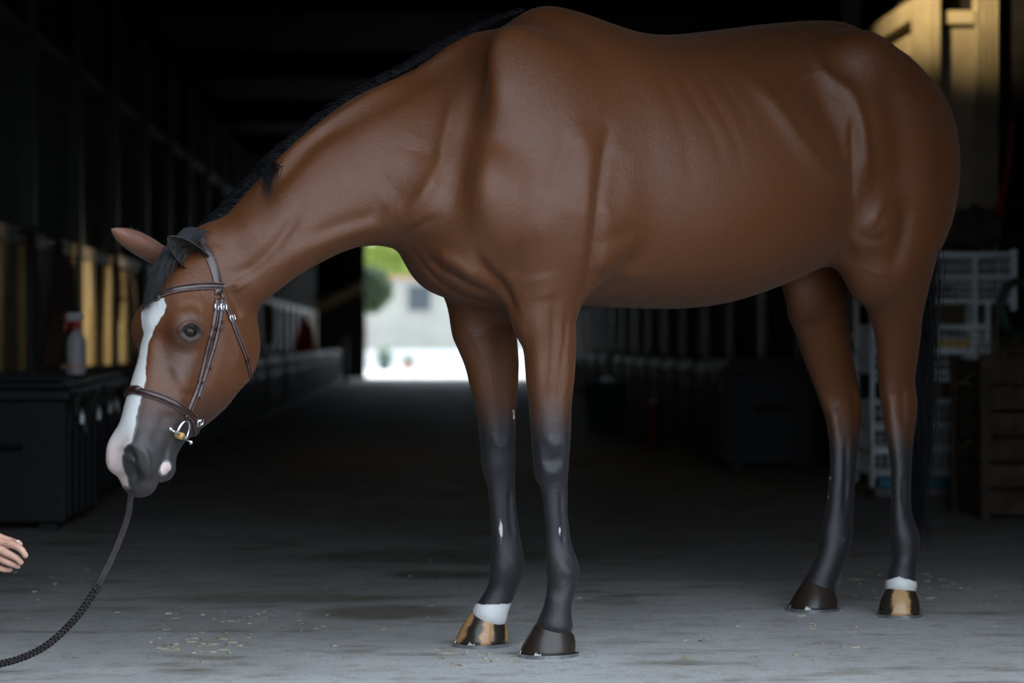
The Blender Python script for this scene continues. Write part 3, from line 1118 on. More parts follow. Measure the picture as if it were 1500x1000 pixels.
# white: blaze and pasterns
edge = [(240, 436), (243, 448), (240, 460), (231, 473), (224, 486), (218, 500), (215, 520), (213, 540), (214, 556), (208, 575), (204, 592), (199, 612), (196, 632), (192, 648), (182, 656), (178, 668), (180, 684), (186, 700), (188, 712)]
near_edge = [head_coord(*p) for p in edge]
near_edge = [q for q in near_edge if q is not None]
far_edge = [(t, -l * 0.6 - 0.016 - 0.03 * max(0, (t - 0.35)) * 4) for (t, l) in near_edge]
far_vis = [head_coord(*p) for p in [(210, 440), (208, 450), (207, 467), (211, 488), (206, 505)]]
far_vis = [q for q in far_vis if q is not None]
tm = max([q[0] for q in far_vis] or [0])
far_edge = far_vis + [q for q in far_edge if q[0] > tm + 0.02]
blaze_poly = near_edge + far_edge[::-1]
wsd = np.full(len(BW), -9.0)
m = on_head & (N_ > 0.0)
wsd[m] = poly_sd(T_[m], L_[m], blaze_poly)
ff_c, nh_c = H(714, 900, 6.35), H(1318, 858, 7.03)
# pastern bands: far fore and near hind
d1 = np.hypot(HB[:, 0] - ff_c[0], HB[:, 1] - ff_c[1])
d2 = np.hypot(HB[:, 0] - nh_c[0], HB[:, 1] - nh_c[1])
wsd = np.where(d1 < 0.10, np.maximum(wsd, 0.112 - zz), wsd)
wsd = np.where(d2 < 0.10, np.maximum(wsd, 0.118 - zz - 0.35 * np.abs((HB - nh_c) @ np.cross(ZUP, F70))), wsd)


def spot(px, py, r):
    h = hit(BODY, px, py)
    return -9.0 if h is None else r - np.linalg.norm(BW - h[0], axis=1)


for (px, py, r) in [(733 + 0.22 * k_, 760 + 4 * k_, .0042 - abs(k_ - 4) * .0006) for k_ in range(10)] + [(820, 774 + 3 * k_, .0026) for k_ in range(4)] + [(1216, 700, .005), (1213, 714, .003), (1213, 728, .005), (1209, 738, .0035), (1207, 750, .0025), (752, 602, .004), (753, 607, .005), (753, 612, .004), (1262, 622, .005)]:
    wsd = np.maximum(wsd, spot(px, py, r))
white = np.clip(0.5 + wsd / 0.03, 0, 1)

# grey skin of the muzzle, eye and elbow folds
gry = np.zeros(len(BW))
gry = np.maximum(gry, on_head * sstep(T_ + 0.35 * np.abs(np.minimum(N_ - 0.06, 0)) * 0 - 0.45 * np.maximum(0, -N_ - 0.0), 0.36, 0.54))
eye_h = hit(BODY, 279, 486)
ey = eye_h[0]
gry = np.maximum(gry, 0.85 * (1 - sstep(np.linalg.norm((BW - ey) * np.array([1, 1, 1.0]), axis=1), 0.016, 0.060)))
h_ = hit(BODY, 262, 530)
gry = np.maximum(gry, 0.55 * (1 - sstep(np.linalg.norm(BW - h_[0], axis=1), 0.02, 0.075)))
# dark nostril and lip edge; pink skin in the blaze by the nostril and on the lower lip
drk = np.zeros(len(BW))
for (px, py, r0, r1) in [(193, 672, .010, .020), (196, 689, .013, .022), (186, 659, .005, .012), (190, 655, .004, .010), (202, 702, .006, .014)]:
    h_ = hit(BODY, px, py)
    if h_: drk = np.maximum(drk, 1 - sstep(np.linalg.norm(BW - h_[0], axis=1), r0, r1))
drk = np.maximum(drk, 0.9 * (1 - sstep(np.linalg.norm((BW - ey) * np.array([0.85, 1, 1.25]), axis=1), 0.016, 0.028)))
pnk = np.zeros(len(BW))
pnk = np.maximum(pnk, on_head * 0.75 * sstep(T_, 0.47, 0.58))
for (px, py, r0, r1) in [(243, 686, .010, .022), (184, 680, .006, .016)]:
    h_ = hit(BODY, px, py)
    if h_:
        d_ = np.linalg.norm(BW - h_[0], axis=1)
        pnk = np.maximum(pnk, 1 - sstep(d_, r0, r1))
        if px > 220:
            white = np.maximum(white, np.clip(0.5 + (0.016 - d_) / 0.03, 0, 1))
# mane line and groin darken in colour with long or thin hair
body_me = bpy.data.meshes.new('body')
body_me.from_pydata(BW.tolist(), [], BQ.tolist() + FQ)
body_me.update()
body_me.polygons.foreach_set('use_smooth', [True] * len(body_me.polygons))
for nm, cols in (('markings', (blk, white, gry)), ('skin', (drk, pnk, np.zeros(len(BW))))):
    at = body_me.attributes.new(nm, 'FLOAT_COLOR', 'POINT')
    at.data.foreach_set('color', np.stack([*[np.clip(c, 0, 1) for c in cols], np.ones(len(BW))], 1).astype(np.float32).ravel())


def coat_material():
    m = bpy.data.materials.new('bay_coat')
    m.use_nodes = True
    nt = m.node_tree
    N, Lk = nt.nodes, nt.links
    b = N['Principled BSDF']
    tc = N.new('ShaderNodeTexCoord')
    mp = N.new('ShaderNodeMapping')
    mp.inputs['Scale'].default_value = (1, 1, 1)
    Lk.new(tc.outputs['Object'], mp.inputs[0])

    def noise(sc, det=4.0, rough=0.55):
        n = N.new('ShaderNodeTexNoise')
        n.inputs['Scale'].default_value = sc
        n.inputs['Detail'].default_value = det
        n.inputs['Roughness'].default_value = rough
        Lk.new(mp.outputs[0], n.inputs['Vector'])
        return n.outputs[0]

    def math_(op, a, c=None, clamp=False):
        n = N.new('ShaderNodeMath')
        n.operation = op
        n.use_clamp = clamp
        for i, x in enumerate((a, c)):
            if x is None: continue
            if isinstance(x, (int, float)): n.inputs[i].default_value = x
            else: Lk.new(x, n.inputs[i])
        return n.outputs[0]

    def mixc(f, a, c):
        n = N.new('ShaderNodeMix')
        n.data_type = 'RGBA'
        if isinstance(f, (int, float)): n.inputs[0].default_value = f
        else: Lk.new(f, n.inputs[0])
        for i, x in ((6, a), (7, c)):
            if isinstance(x, tuple): n.inputs[i].default_value = (*x, 1)
            else: Lk.new(x, n.inputs[i])
        return n.outputs[2]

    def attr(nm):
        a = N.new('ShaderNodeAttribute')
        a.attribute_name = nm
        s = N.new('ShaderNodeSeparateColor')
        Lk.new(a.outputs['Color'], s.inputs[0])
        return s.outputs

    mk, sk = attr('markings'), attr('skin')
    big, mid_, fine_n = noise(3.0), noise(22.0), noise(520.0, 2.0)
    col = mixc(big, (0.080, 0.0235, 0.0052), (0.122, 0.040, 0.0105))
    col = mixc(math_('MULTIPLY', mid_, 0.5), col, (0.094, 0.031, 0.009))
    col = mixc(math_('MULTIPLY', noise(70.0, 4.0, .65), 0.55), col, (0.058, 0.018, 0.005))
    col = mixc(math_('MULTIPLY', fine_n, 0.35), col, (0.060, 0.020, 0.007))
    edge_n = math_('SUBTRACT', noise(9.0, 6.0), 0.5)
    bl = math_('ADD', mk[0], math_('MULTIPLY', edge_n, 0.5))
    bl = math_('MULTIPLY', math_('SUBTRACT', bl, 0.12), 1.35, True)
    col = mixc(bl, col, (0.013, 0.0125, 0.0145))
    gl = math_('MULTIPLY', mk[2], math_('ADD', 0.75, math_('MULTIPLY', edge_n, 0.8)), True)
    col = mixc(gl, col, (0.036, 0.031, 0.030))
    wn_ = math_('ADD', mk[1], math_('MULTIPLY', math_('SUBTRACT', noise(75.0, 5.0, .7), 0.5), 0.30))
    halo = math_('MULTIPLY', math_('SUBTRACT', wn_, 0.30), 14.0, True)
    wf = math_('MULTIPLY', math_('SUBTRACT', wn_, 0.45), 12.0, True)
    tgrey = math_('MULTIPLY', halo, math_('MULTIPLY', mk[2], 0.9))
    col = mixc(tgrey, col, (0.13, 0.14, 0.15))
    whitec = mixc(math_('MULTIPLY', sk[1], math_('ADD', 0.25, mid_), True), (0.50, 0.50, 0.49), (0.52, 0.32, 0.27))
    col = mixc(wf, col, whitec)
    col = mixc(math_('MULTIPLY', sk[0], 0.95), col, (0.013, 0.014, 0.017))
    Lk.new(col, b.inputs['Base Color'])
    b.inputs['Specular IOR Level'].default_value = 0.38
    Lk.new(math_('ADD', 0.42, math_('MULTIPLY', mid_, 0.14)), b.inputs['Roughness'])
    b.inputs["Sheen Weight"].default_value = 0.06
    b.inputs['Sheen Roughness'].default_value = 0.4
    b.inputs['Sheen Tint'].default_value = (1.0, 0.8, 0.7, 1)
    bp = N.new('ShaderNodeBump')
    bp.inputs['Strength'].default_value = 0.22
    bp.inputs['Distance'].default_value = 0.003
    hgt = math_('ADD', math_('ADD', fine_n, math_('MULTIPLY', noise(110.0, 3.0, .6), 2.2)), math_('MULTIPLY', mid_, 3.0))
    Lk.new(hgt, bp.inputs['Height'])
    Lk.new(bp.outputs[0], b.inputs['Normal'])
    return m


COAT = coat_material()
body_me.materials.append(COAT)
horse = thing('horse', (0.5, 6.7, 0), 'bay horse with white blaze standing in the barn doorway with lowered head', 'horse')
body = link('body', body_me, None, horse, world_space=True)

# ---- hair
HAIR = mat('black_hair', (0.006, 0.006, 0.0075), rough=0.55, var=0.4, scale=40, spec=0.22)
rng = np.random.default_rng(7)


def strands(paths, r0, seg=None):
    mb = MB()
    for A, r in zip(paths, r0):
        m_ = len(A)
        R_ = r * np.concatenate([np.linspace(0.8, 1, 2), np.linspace(1, 0.12, m_ - 2)])
        mb.tube(A, R_, n=3)
    return mb


crest_st = []
for (tx, ty, Yd) in [(300, 352, 6.0), (330, 318, 6.02), (356, 290, 6.03), (415, 223, 6.06), (465, 181, 6.09), (524, 134, 6.14), (600, 92, 6.18), (671, 50, 6.25), (734, 21, 6.31), (765, 9, 6.33)]:
    crest_st.append(P(tx, ty + 5, Yd))
CR = catmull(np.array(crest_st), 30)
Tc = np.gradient(CR, axis=0)
Tc /= np.linalg.norm(Tc, axis=1)[:, None]
paths, rad = [], []
for i in range(3400):
    f_ = rng.random() ** 1.15
    k_ = f_ * (len(CR) - 2)
    i0 = int(k_)
    root = CR[i0] + (CR[i0 + 1] - CR[i0]) * (k_ - i0)
    tn = Tc[i0]
    away = nrm(-HL * 1.0 + 0.0 * ZUP)
    outn = nrm(ZUP - tn * (ZUP @ tn))
    outn = nrm(outn - 0.2 * tn)
    root = root + away * rng.normal(0.004, 0.010) - outn * 0.004
    ln = (0.26 - 0.20 * f_) * rng.uniform(0.65, 1.1) + 0.01
    lift = (0.052 - 0.036 * f_) * rng.uniform(0.4, 1.35)
    q = [root]
    for s_ in np.linspace(0.16, 1, 7):
        p_ = root + outn * lift * math.sin(min(1.0, s_ * 2.2) * math.pi * 0.5) * (1 - 0.5 * s_) \
            + away * (0.012 + 0.085 * s_ * ln / 0.26) * min(1, s_ * 2.5) - ZUP * ln * max(0, s_ - 0.12) ** 1.25 \
            - tn * 0.05 * s_ * ln / 0.25 * rng.uniform(0.6, 1.3) + rng.normal(0, 0.0035, 3) * s_
        q.append(p_)
    paths.append(np.array(q))
    rad.append(rng.uniform(0.0009, 0.0016))
# a lock that has fallen to the near side
for i in range(90):
    root = P(398 + rng.normal(0, 9), 238 + rng.normal(0, 4), 6.05)
    end = P(390 + rng.normal(0, 5) + 0, 282 + rng.normal(0, 9), 5.90)
    mid_p = P(396 + rng.normal(0, 6), 252, 5.94)
    q = catmull(np.array([root, mid_p, end]), 4)
    paths.append(q)
    rad.append(0.0011)
strands(paths, rad).build('mane', HAIR, horse, world_space=True)

paths, rad = [], []
for i in range(900):
    l0 = rng.normal(-0.002, 0.020)
    l1 = rng.normal(-0.034, 0.026)
    te = rng.uniform(0.12, 0.205)
    q = []
    for s_ in np.linspace(0, 1, 8):
        t = -0.03 + (te + 0.03) * s_
        l = l0 + (l1 - l0) * s_
        n = np.interp(t, [-0.03, 0.03, 0.09, 0.15, 0.22], [0.060, 0.082, 0.098, 0.109, 0.111]) - 1.6 * l * l / 0.19 + 0.006 + 0.018 * math.sin(math.pi * s_) * ((i % 17) / 17)
        q.append(h2w(hp(t, n, l)) + rng.normal(0, 0.0012, 3))
    paths.append(np.array(q))
    rad.append(rng.uniform(0.0008, 0.0014))
strands(paths, rad).build('forelock', HAIR, horse, world_space=True)

paths, rad = [], []
dock = [np.array([-1.47, 0, 1.52]), np.array([-1.53, -0.01, 1.46]), np.array([-1.575, -0.02, 1.36]), np.array([-1.59, -0.025, 1.2])]
MB().tube(h2w(catmull(np.array(dock), 6)), np.linspace(0.045, 0.02, 19), n=10).build('dock', HAIR, horse, smooth=True, world_space=True)
for i in range(1500):
    d_ = rng.random()
    st_ = catmull(np.array(dock), 10)
    root = st_[int(d_ * (len(st_) - 1))] + rng.normal(0, 0.02, 3) * np.array([.8, 1, .5])
    end = np.array([-1.600 + rng.normal(0, 0.016), -0.030 + rng.normal(0, 0.024), rng.uniform(0.20, 0.62) if i % 3 else rng.uniform(0.16, 0.35)])
    m1 = np.array([-1.605 + rng.normal(0, 0.016), -0.035 + rng.normal(0, 0.026), root[2] * 0.62 + end[2] * 0.38])
    m2 = np.array([-1.605 + rng.normal(0, 0.016), -0.035 + rng.normal(0, 0.026), root[2] * 0.3 + end[2] * 0.7])
    paths.append(h2w(catmull(np.array([root, m1, m2, end]), 4)))
    rad.append(rng.uniform(0.0010, 0.0018))
strands(paths, rad).build('tail', HAIR, horse, world_space=True)

# ---- eyes
EYE = mat('eye_gloss', (0.012, 0.008, 0.007), rough=0.05, var=0.3, scale=30, spec=0.22, coat=0.0)
LASH = mat('lash', (0.012, 0.010, 0.010), rough=0.5)
et, el, en = [float(x) for x in head_tln(ey - eye_h[1] * 0.0105)]
for sg in (1, -1):
    c = h2w(hp(et, en, el * sg))
    MB().sphere(c, (0.0200, 0.0190, 0.0160), 24, 16).build('eye', EYE, horse, smooth=True, world_space=True)
lash = MB()
for i in range(26):
    f_ = i / 25
    px_ = 266 + 27 * f_
    py_ = 484 - 11 * math.sin(math.pi * (0.1 + 0.8 * f_))
    h_ = hit(BODY, px_, py_)
    if h_:
        a_ = h_[0] + h_[1] * 0.001
        lash.tube(catmull(np.array([a_, a_ + h_[1] * 0.008 - ZUP * 0.002, a_ + h_[1] * 0.014 - ZUP * 0.007 + np.array([rng.normal(0, .002), 0, 0])]), 2), [0.0006, .0006, .0005, .0004, .0002], n=3)
lash.build('eyelashes', LASH, horse, world_space=True)

# ---- ears
EAR_OUT = mat('ear_coat', (0.125, 0.044, 0.020), rough=0.5, var=0.25, scale=30, bump=0.2, bscale=300, sheen=0.2)
EAR_IN = mat('ear_lining', (0.020, 0.016, 0.014), rough=0.8, var=0.4, scale=50, bump=0.3, bscale=300)
EAR_RIM = mat('ear_rim_hair', (0.012, 0.010, 0.010), rough=0.6)


def ear(base, tip, openw, wmax, bend):
    """a cupped, pointed leaf with a back, a lining and dark rims"""
    base, tip = np.asarray(base), np.asarray(tip)
    ax = nrm(tip - base)
    o = nrm(openw - ax * (openw @ ax))
    side = np.cross(ax, o)
    Ln = np.linalg.norm(tip - base)
    nu, nv = 22, 17
    outer, inner = [], []
    for i in range(nu):
        v = i / (nu - 1)
        w = wmax * (0.62 + 0.9 * v) * (1 - v) ** 0.62 * 1.12 if v > 0.12 else wmax * (0.74 + 0.30 * v)
        w = max(w, 0.0012)
        cup = 2.0 - 0.85 * v          # half angle of the roll
        c = base + ax * Ln * v + o * bend * math.sin(math.pi * v)
        for j in range(nv):
            a = cup * (2 * j / (nv - 1) - 1)
            d = (-math.cos(a) * o + math.sin(a) * side)
            outer.append(c + d * w + o * w * 0.3)
            inner.append(c + d * max(w - 0.0035, w * 0.6) + o * w * 0.3)
    back = MB().grid(outer, nu, nv).build('ear', EAR_OUT, horse, smooth=True, world_space=True)
    MB().grid(inner, nu, nv).build('ear_lining', EAR_IN, back, smooth=True, world_space=True)
    rim = MB()
    for j in (0, nv - 1):
        q = np.array([(outer[i * nv + j] + inner[i * nv + j]) / 2 for i in range(nu)])
        rim.tube(q, np.linspace(0.0032, 0.0016, nu), n=6)
    rim.build('ear_rim', EAR_RIM, back, smooth=True, world_space=True)
    fuzz = MB()
    for i in range(260):
        v = rng.uniform(0.02, 0.75)
        j = rng.integers(0, nv)
        k_ = int(v * (nu - 1)) * nv + j
        a_ = inner[k_]
        fuzz.tube(np.array([a_, a_ + (o * 0.010 + ax * 0.010) * rng.uniform(.6, 1.4) + rng.normal(0, .003, 3)]), [0.0006, 0.0002], n=3)
    fuzz.build('ear_hair', EAR_RIM, back, world_space=True)
    return back


ear(P(297, 388, 5.94), P(246, 347, 5.83), np.array([0.1, -1.0, -0.1]), 0.040, 0.006)
ear(P(240, 380, 6.0), P(163, 335, 5.90), np.array([-0.25, 0.9, 0.35]), 0.036, 0.004)

# ---- hooves and shoes
STEEL = mat('shoe_steel', (0.42, 0.43, 0.45), rough=0.28, metal=1.0, var=0.15, scale=60)


def hoof_mat(name, base, stripe, edges, gloss):
    m = bpy.data.materials.new(name)
    m.use_nodes = True
    nt = m.node_tree
    N, Lk = nt.nodes, nt.links
    b = N['Principled BSDF']
    at_ = N.new('ShaderNodeAttribute')
    at_.attribute_name = 'around'
    nz = N.new('ShaderNodeTexNoise')
    nz.inputs['Scale'].default_value = 38
    nz.inputs['Detail'].default_value = 6
    tc = N.new('ShaderNodeTexCoord')
    Lk.new(tc.outputs['Object'], nz.inputs['Vector'])
    ad = N.new('ShaderNodeMath')
    ad.operation = 'MULTIPLY_ADD'
    Lk.new(nz.outputs[0], ad.inputs[0])
    ad.inputs[1].default_value = 0.10
    Lk.new(at_.outputs['Fac'], ad.inputs[2])
    rp = N.new('ShaderNodeValToRGB')
    rp.color_ramp.interpolation = 'LINEAR'
    el_ = rp.color_ramp.elements
    el_[0].position, el_[0].color = 0.0, (*base, 1)
    el_[1].position, el_[1].color = 1.0, (*base, 1)
    for (p0, p1) in edges:
        for p_, c_ in ((p0 - .012, base), (p0 + .012, stripe), (p1 - .012, stripe), (p1 + .012, base)):
            e = el_.new(p_)
            e.color = (*c_, 1)
    Lk.new(ad.outputs[0], rp.inputs[0])
    mx = N.new('ShaderNodeMix')
    mx.data_type = 'RGBA'
    n3 = N.new('ShaderNodeTexNoise')
    n3.inputs['Scale'].default_value = 90
    Lk.new(tc.outputs['Object'], n3.inputs['Vector'])
    mlt = N.new('ShaderNodeMath')
    mlt.operation = 'MULTIPLY'
    mlt.inputs[1].default_value = 0.35
    Lk.new(n3.outputs[0], mlt.inputs[0])
    Lk.new(mlt.outputs[0], mx.inputs[0])
    Lk.new(rp.outputs[0], mx.inputs[6])
    mx.inputs[7].default_value = (0.03, 0.02, 0.014, 1)
    Lk.new(mx.outputs[2], b.inputs['Base Color'])
    b.inputs['Roughness'].default_value = gloss
    b.inputs['Specular IOR Level'].default_value = 0.3
    b.inputs['Coat Weight'].default_value = 0.16
    b.inputs['Coat Roughness'].default_value = 0.15
    return m


HOOF_DARK = hoof_mat('dark_horn', (0.018, 0.013, 0.010), (0.034, 0.024, 0.017), [(0.3, 0.45)], 0.36)
HOOF_STR = hoof_mat('striped_horn', (0.40, 0.22, 0.095), (0.020, 0.016, 0.013), [(0.56, 0.68), (0.745, 0.86)], 0.22)
HOOF_STR2 = hoof_mat('striped_horn_hind', (0.40, 0.24, 0.11), (0.020, 0.016, 0.013), [(0.33, 0.50), (0.64, 0.76)], 0.25)


def hoof(px, Yd, deg, m, label, ln=0.070, wd=0.062):
    c = P(px, 500, Yd)
    c[2] = 0
    f_ = h2w(heading(deg)) - HO
    s_ = np.cross(ZUP, f_)
    nu, nv = 9, 40
    vs, ar = [], []
    for i in range(nu):
        v = i / (nu - 1)
        for j in range(nv):
            a = 2 * math.pi * j / nv - math.pi
            e = 2.3
            ca_, sa_ = math.cos(a), math.sin(a)
            rr = 1 / (abs(ca_) ** e + abs(sa_) ** e) ** (1 / e)
            x0 = max(ln * rr * ca_, -0.052)
            y0 = wd * rr * sa_ * (1.0 if ca_ > -0.2 else 1 - 0.18 * (-ca_ - 0.2))
            x1 = 0.050 * ca_ - 0.022
            y1 = 0.048 * sa_
            z1 = 0.066 + 0.020 * ca_
            bulge = 0.003 * math.sin(math.pi * v)
            x, y = x0 + (x1 - x0) * v, y0 + (y1 - y0) * v
            x += bulge * ca_
            y += bulge * sa_
            vs.append(c + f_ * x + s_ * y + ZUP * (0.010 + (z1 - 0.010) * v))
            ar.append((a + math.pi) / (2 * math.pi))
    for j in range(nv):      # the coronet rolls in under the hair
        a = 2 * math.pi * j / nv - math.pi
        vs.append(c + f_ * (0.043 * math.cos(a) - 0.023) + s_ * 0.041 * math.sin(a) + ZUP * (0.074 + 0.020 * math.cos(a)))
        ar.append((a + math.pi) / (2 * math.pi))
    nu += 1
    mb = MB().grid(vs, nu, nv, wrap=True)
    top = c - f_ * 0.022 + ZUP * 0.080
    mb.v.append(tuple(top))
    ti = len(mb.v) - 1
    for j in range(nv):
        mb.f.append(((nu - 1) * nv + j, (nu - 1) * nv + (j + 1) % nv, ti))
    mb.f.append(tuple(range(nv - 1, -1, -1)))
    me = mb.mesh('hoof')
    at_ = me.attributes.new('around', 'FLOAT', 'POINT')
    at_.data.foreach_set('value', np.array(ar + [0.5], np.float32))
    o = link('hoof', me, m, horse, smooth=True, world_space=True)
    o['label'] = label
    # shoe: an open steel ring with a toe clip and nail heads
    vs, fs = [], []
    K = 33
    for j in range(K):
        a = math.radians(-148 + 296 * j / (K - 1))
        ca_, sa_ = math.cos(a), math.sin(a)
        rr = 1 / (abs(ca_) ** 2.3 + abs(sa_) ** 2.3) ** (1 / 2.3)
        for (k_, z_) in ((1.045, 0.0), (1.055, 0.010), (0.70, 0.010), (0.70, 0.0)):
            vs.append(c + f_ * (ln * k_ * rr * ca_) + s_ * (wd * k_ * rr * sa_) + ZUP * z_)
    for j in range(K - 1):
        for k_ in range(4):
            fs.append((j * 4 + k_, (j + 1) * 4 + k_, (j + 1) * 4 + (k_ + 1) % 4, j * 4 + (k_ + 1) % 4))
    fs += [(3, 2, 1, 0), ((K - 1) * 4, (K - 1) * 4 + 1, (K - 1) * 4 + 2, (K - 1) * 4 + 3)]
    sh = MB().add(vs, fs)
    for a in (32, -32):
        ca_, sa_ = math.cos(math.radians(a)), math.sin(math.radians(a))
        q = c + f_ * ln * 1.01 * ca_ + s_ * wd * 1.01 * sa_ + ZUP * 0.008
        w_ = nrm(-f_ * sa_ + s_ * ca_)
        o_ = nrm(f_ * ca_ + s_ * sa_)
        sh.add([q - w_ * .011, q + w_ * .011, q - o_ * .012 + ZUP * .022, q - w_ * .011 + o_ * .003, q + w_ * .011 + o_ * .003, q - o_ * .0085 + ZUP * .022],
               [(0, 2, 1), (3, 4, 5), (0, 1, 4, 3), (1, 2, 5, 4), (2, 0, 3, 5)])
    sh.build('horseshoe', STEEL, o, world_space=True)
    return o


hoof(803, 6.15, 39, HOOF_DARK, 'dark glossy hoof', 0.074, 0.066)
hoof(706, 6.36, 39, HOOF_STR, 'tan hoof with black stripes', 0.073, 0.066)
hoof(1318, 7.04, 76, HOOF_STR2, 'tan hoof with black sides')
hoof(1191, 7.19, 42, HOOF_DARK, 'dark glossy hoof', 0.076, 0.068)


# ------------------------------------------------------------------ bridle, fitted to the head
LEATHER = mat('brown_leather', (0.026, 0.010, 0.009), rough=0.34, var=0.35, scale=60, bump=0.15, bscale=220, coat=0.25)
PIPING = mat('pale_stitching', (0.16, 0.11, 0.10), rough=0.5, var=0.2, scale=200)
CHROME = mat('bright_steel', (0.72, 0.73, 0.76), rough=0.12, metal=1.0, var=0.05)
TANRUB = mat('tan_rubber', (0.36, 0.20, 0.06), rough=0.6, var=0.25, scale=80)
N0 = -0.04
bridle = thing('bridle', tuple(h2w(hp(0.3, 0))), 'dark brown leather snaffle bridle worn on the horse\'s head', 'bridle')


def head_at(t, ang, lift=0.0):
    """point and normal of the head's skin at distance t below the poll, ang degrees round from the forehead to the near side"""
    a = math.radians(ang)
    d = hn * math.cos(a) + hl * math.sin(a)
    c = hp(t, N0)
    o = h2w(c + d * 0.45)
    dw = h2w(c) - o
    r = BODY.ray_cast(Vector(o), Vector(nrm(dw)))
    return np.array(r[0]) + np.array(r[1]) * lift, np.array(r[1])


def tang(px, py):
    h = hit(BODY, px, py)
    t, l, n = head_tln(h[0])
    return float(t), math.degrees(math.atan2(l, n - N0))


def path_px(pts, step=5.0):
    out = []
    for p in densify([tuple(q) for q in catmull(np.array(pts, float), 4)], step):
        h = hit(BODY, *p)
        if h is not None and (not out or np.linalg.norm(h[0] - out[-1][0]) < 0.06):
            out.append(h)
    return out


def path_ta(pts, n=6):
    return [head_at(t, a) for (t, a) in catmull(np.array(pts, float), n)]


def mirror(path):
    """the same strap on the far side of the head"""
    out = []
    for (p, nn) in path:
        t, l, n = [float(x) for x in head_tln(p)]
        q = w2h(p + nn) - w2h(p)
        q = q - 2 * hl * (q @ hl)
        out.append((h2w(hp(t, n, -l)), nrm(h2w(q) - HO)))
    return out


def strap(path, width, th, name, m=LEATHER, parent=None, lift=0.0, roll=0.35, closed=False, sm=3):
    A = np.array([p for p, n in path])
    Nn = np.array([n for p, n in path])
    for i in range(sm):
        B_, M_ = A.copy(), Nn.copy()
        B_[1:-1] = (A[:-2] + 2 * A[1:-1] + A[2:]) / 4
        M_[1:-1] = (Nn[:-2] + 2 * Nn[1:-1] + Nn[2:]) / 4
        A, Nn = B_, M_
    Nn /= np.linalg.norm(Nn, axis=1)[:, None] + 1e-9
    T = np.gradient(A, axis=0)
    T /= np.linalg.norm(T, axis=1)[:, None] + 1e-9
    S = np.cross(T, Nn)
    S /= np.linalg.norm(S, axis=1)[:, None] + 1e-9
    Nn = np.cross(S, T)
    prof = [(-1, -0.4), (-1, 0.55), (-0.78, 0.8), (-0.45, 1.0 + roll), (0, 1.0 + roll * 1.25), (0.45, 1.0 + roll), (0.78, 0.8), (1, 0.55), (1, -0.4)]
    vs = []
    for i in range(len(A)):
        for (a, b_) in prof:
            vs.append(A[i] + S[i] * a * width / 2 + Nn[i] * (b_ * th + lift))
    k = len(prof)
    mb = MB().grid(vs, len(A), k, wrap=True)
    mb.f += [tuple(range(k)), tuple((len(A) - 1) * k + j for j in range(k - 1, -1, -1))]
    o = mb.build(name, m, parent or bridle, smooth=True, world_space=True)
    st = MB()
    for sg in (-1, 1):
        st.tube(A + S * (0.86 * sg * width / 2) + Nn * (0.80 * th + lift), 0.0007, n=4)
    st.build('stitching', PIPING, o, world_space=True)
    return o


def buckle(c, nn, along, w, h, name='buckle', parent=None, m=CHROME, r=0.0016):
    s_ = nrm(np.cross(nn, along))
    a_ = nrm(np.cross(s_, nn))
    q = []
    for k in range(24):
        an = 2 * math.pi * k / 24
        e = 3.0
        rr = 1 / (abs(math.cos(an)) ** e + abs(math.sin(an)) ** e) ** (1 / e)
        q.append(c + s_ * w / 2 * rr * math.cos(an) + a_ * h / 2 * rr * math.sin(an) + nn * 0.004)
    mb = MB().tube(np.array(q), r, n=6, closed=True)
    mb.tube(np.array([c - a_ * h / 2 + nn * 0.005, c + a_ * h / 2 + nn * 0.005]), r * 0.8, n=6)
    return mb.build(name, m, parent or bridle, smooth=True, world_space=True)


def keeper(path, i, width, th, parent):
    c, nn = path[i]
    al = nrm(path[min(i + 1, len(path) - 1)][0] - path[max(i - 1, 0)][0])
    s_ = nrm(np.cross(nn, al))
    a_ = np.cross(s_, nn)
    mb = MB()
    q = [c + s_ * x * (width / 2 + 0.0015) + nn * z for (x, z) in ((-1, 0), (-1, th + .001), (-.6, th + .003), (.6, th + .003), (1, th + .001), (1, 0))]
    vs = [p + a_ * d for p in q for d in (-0.004, 0.004)]
    mb.grid(vs, 6, 2)
    mb.build('keeper', LEATHER, parent, world_space=True)


# crownpiece: over the poll behind the ears, both sides
crown = path_px([(289, 351), (300, 362), (309, 378), (315, 396), (319, 414), (321, 432)], 3)
pole = [(h2w(hp(-0.028, 0.066, l)), nrm(h2w(nrm(hn * 0.75 - hd * 0.6 + hl * l * 6)) - HO)) for l in (0.026, 0.013, 0.0, -0.013, -0.026)]
crown_o = strap(crown[::-1] + pole + mirror(crown), 0.026, 0.003, 'crownpiece', lift=0.001, sm=6)
# browband
t0, a0 = tang(325, 421)
brow = path_px([(327, 420), (312, 419), (290, 420), (262, 424), (240, 430), (226, 436)], 3)
t1, a1 = tang(226, 436)
brow_all = brow + path_ta([(t1, a1 - 4), (t1 + .001, a1 * 0.5), (t1 + .001, 0), (t1, -a1 * 0.6)], 4) + mirror(brow)[::-1]
brow_o = strap(brow_all, 0.019, 0.004, 'browband', lift=0.002, roll=0.7)
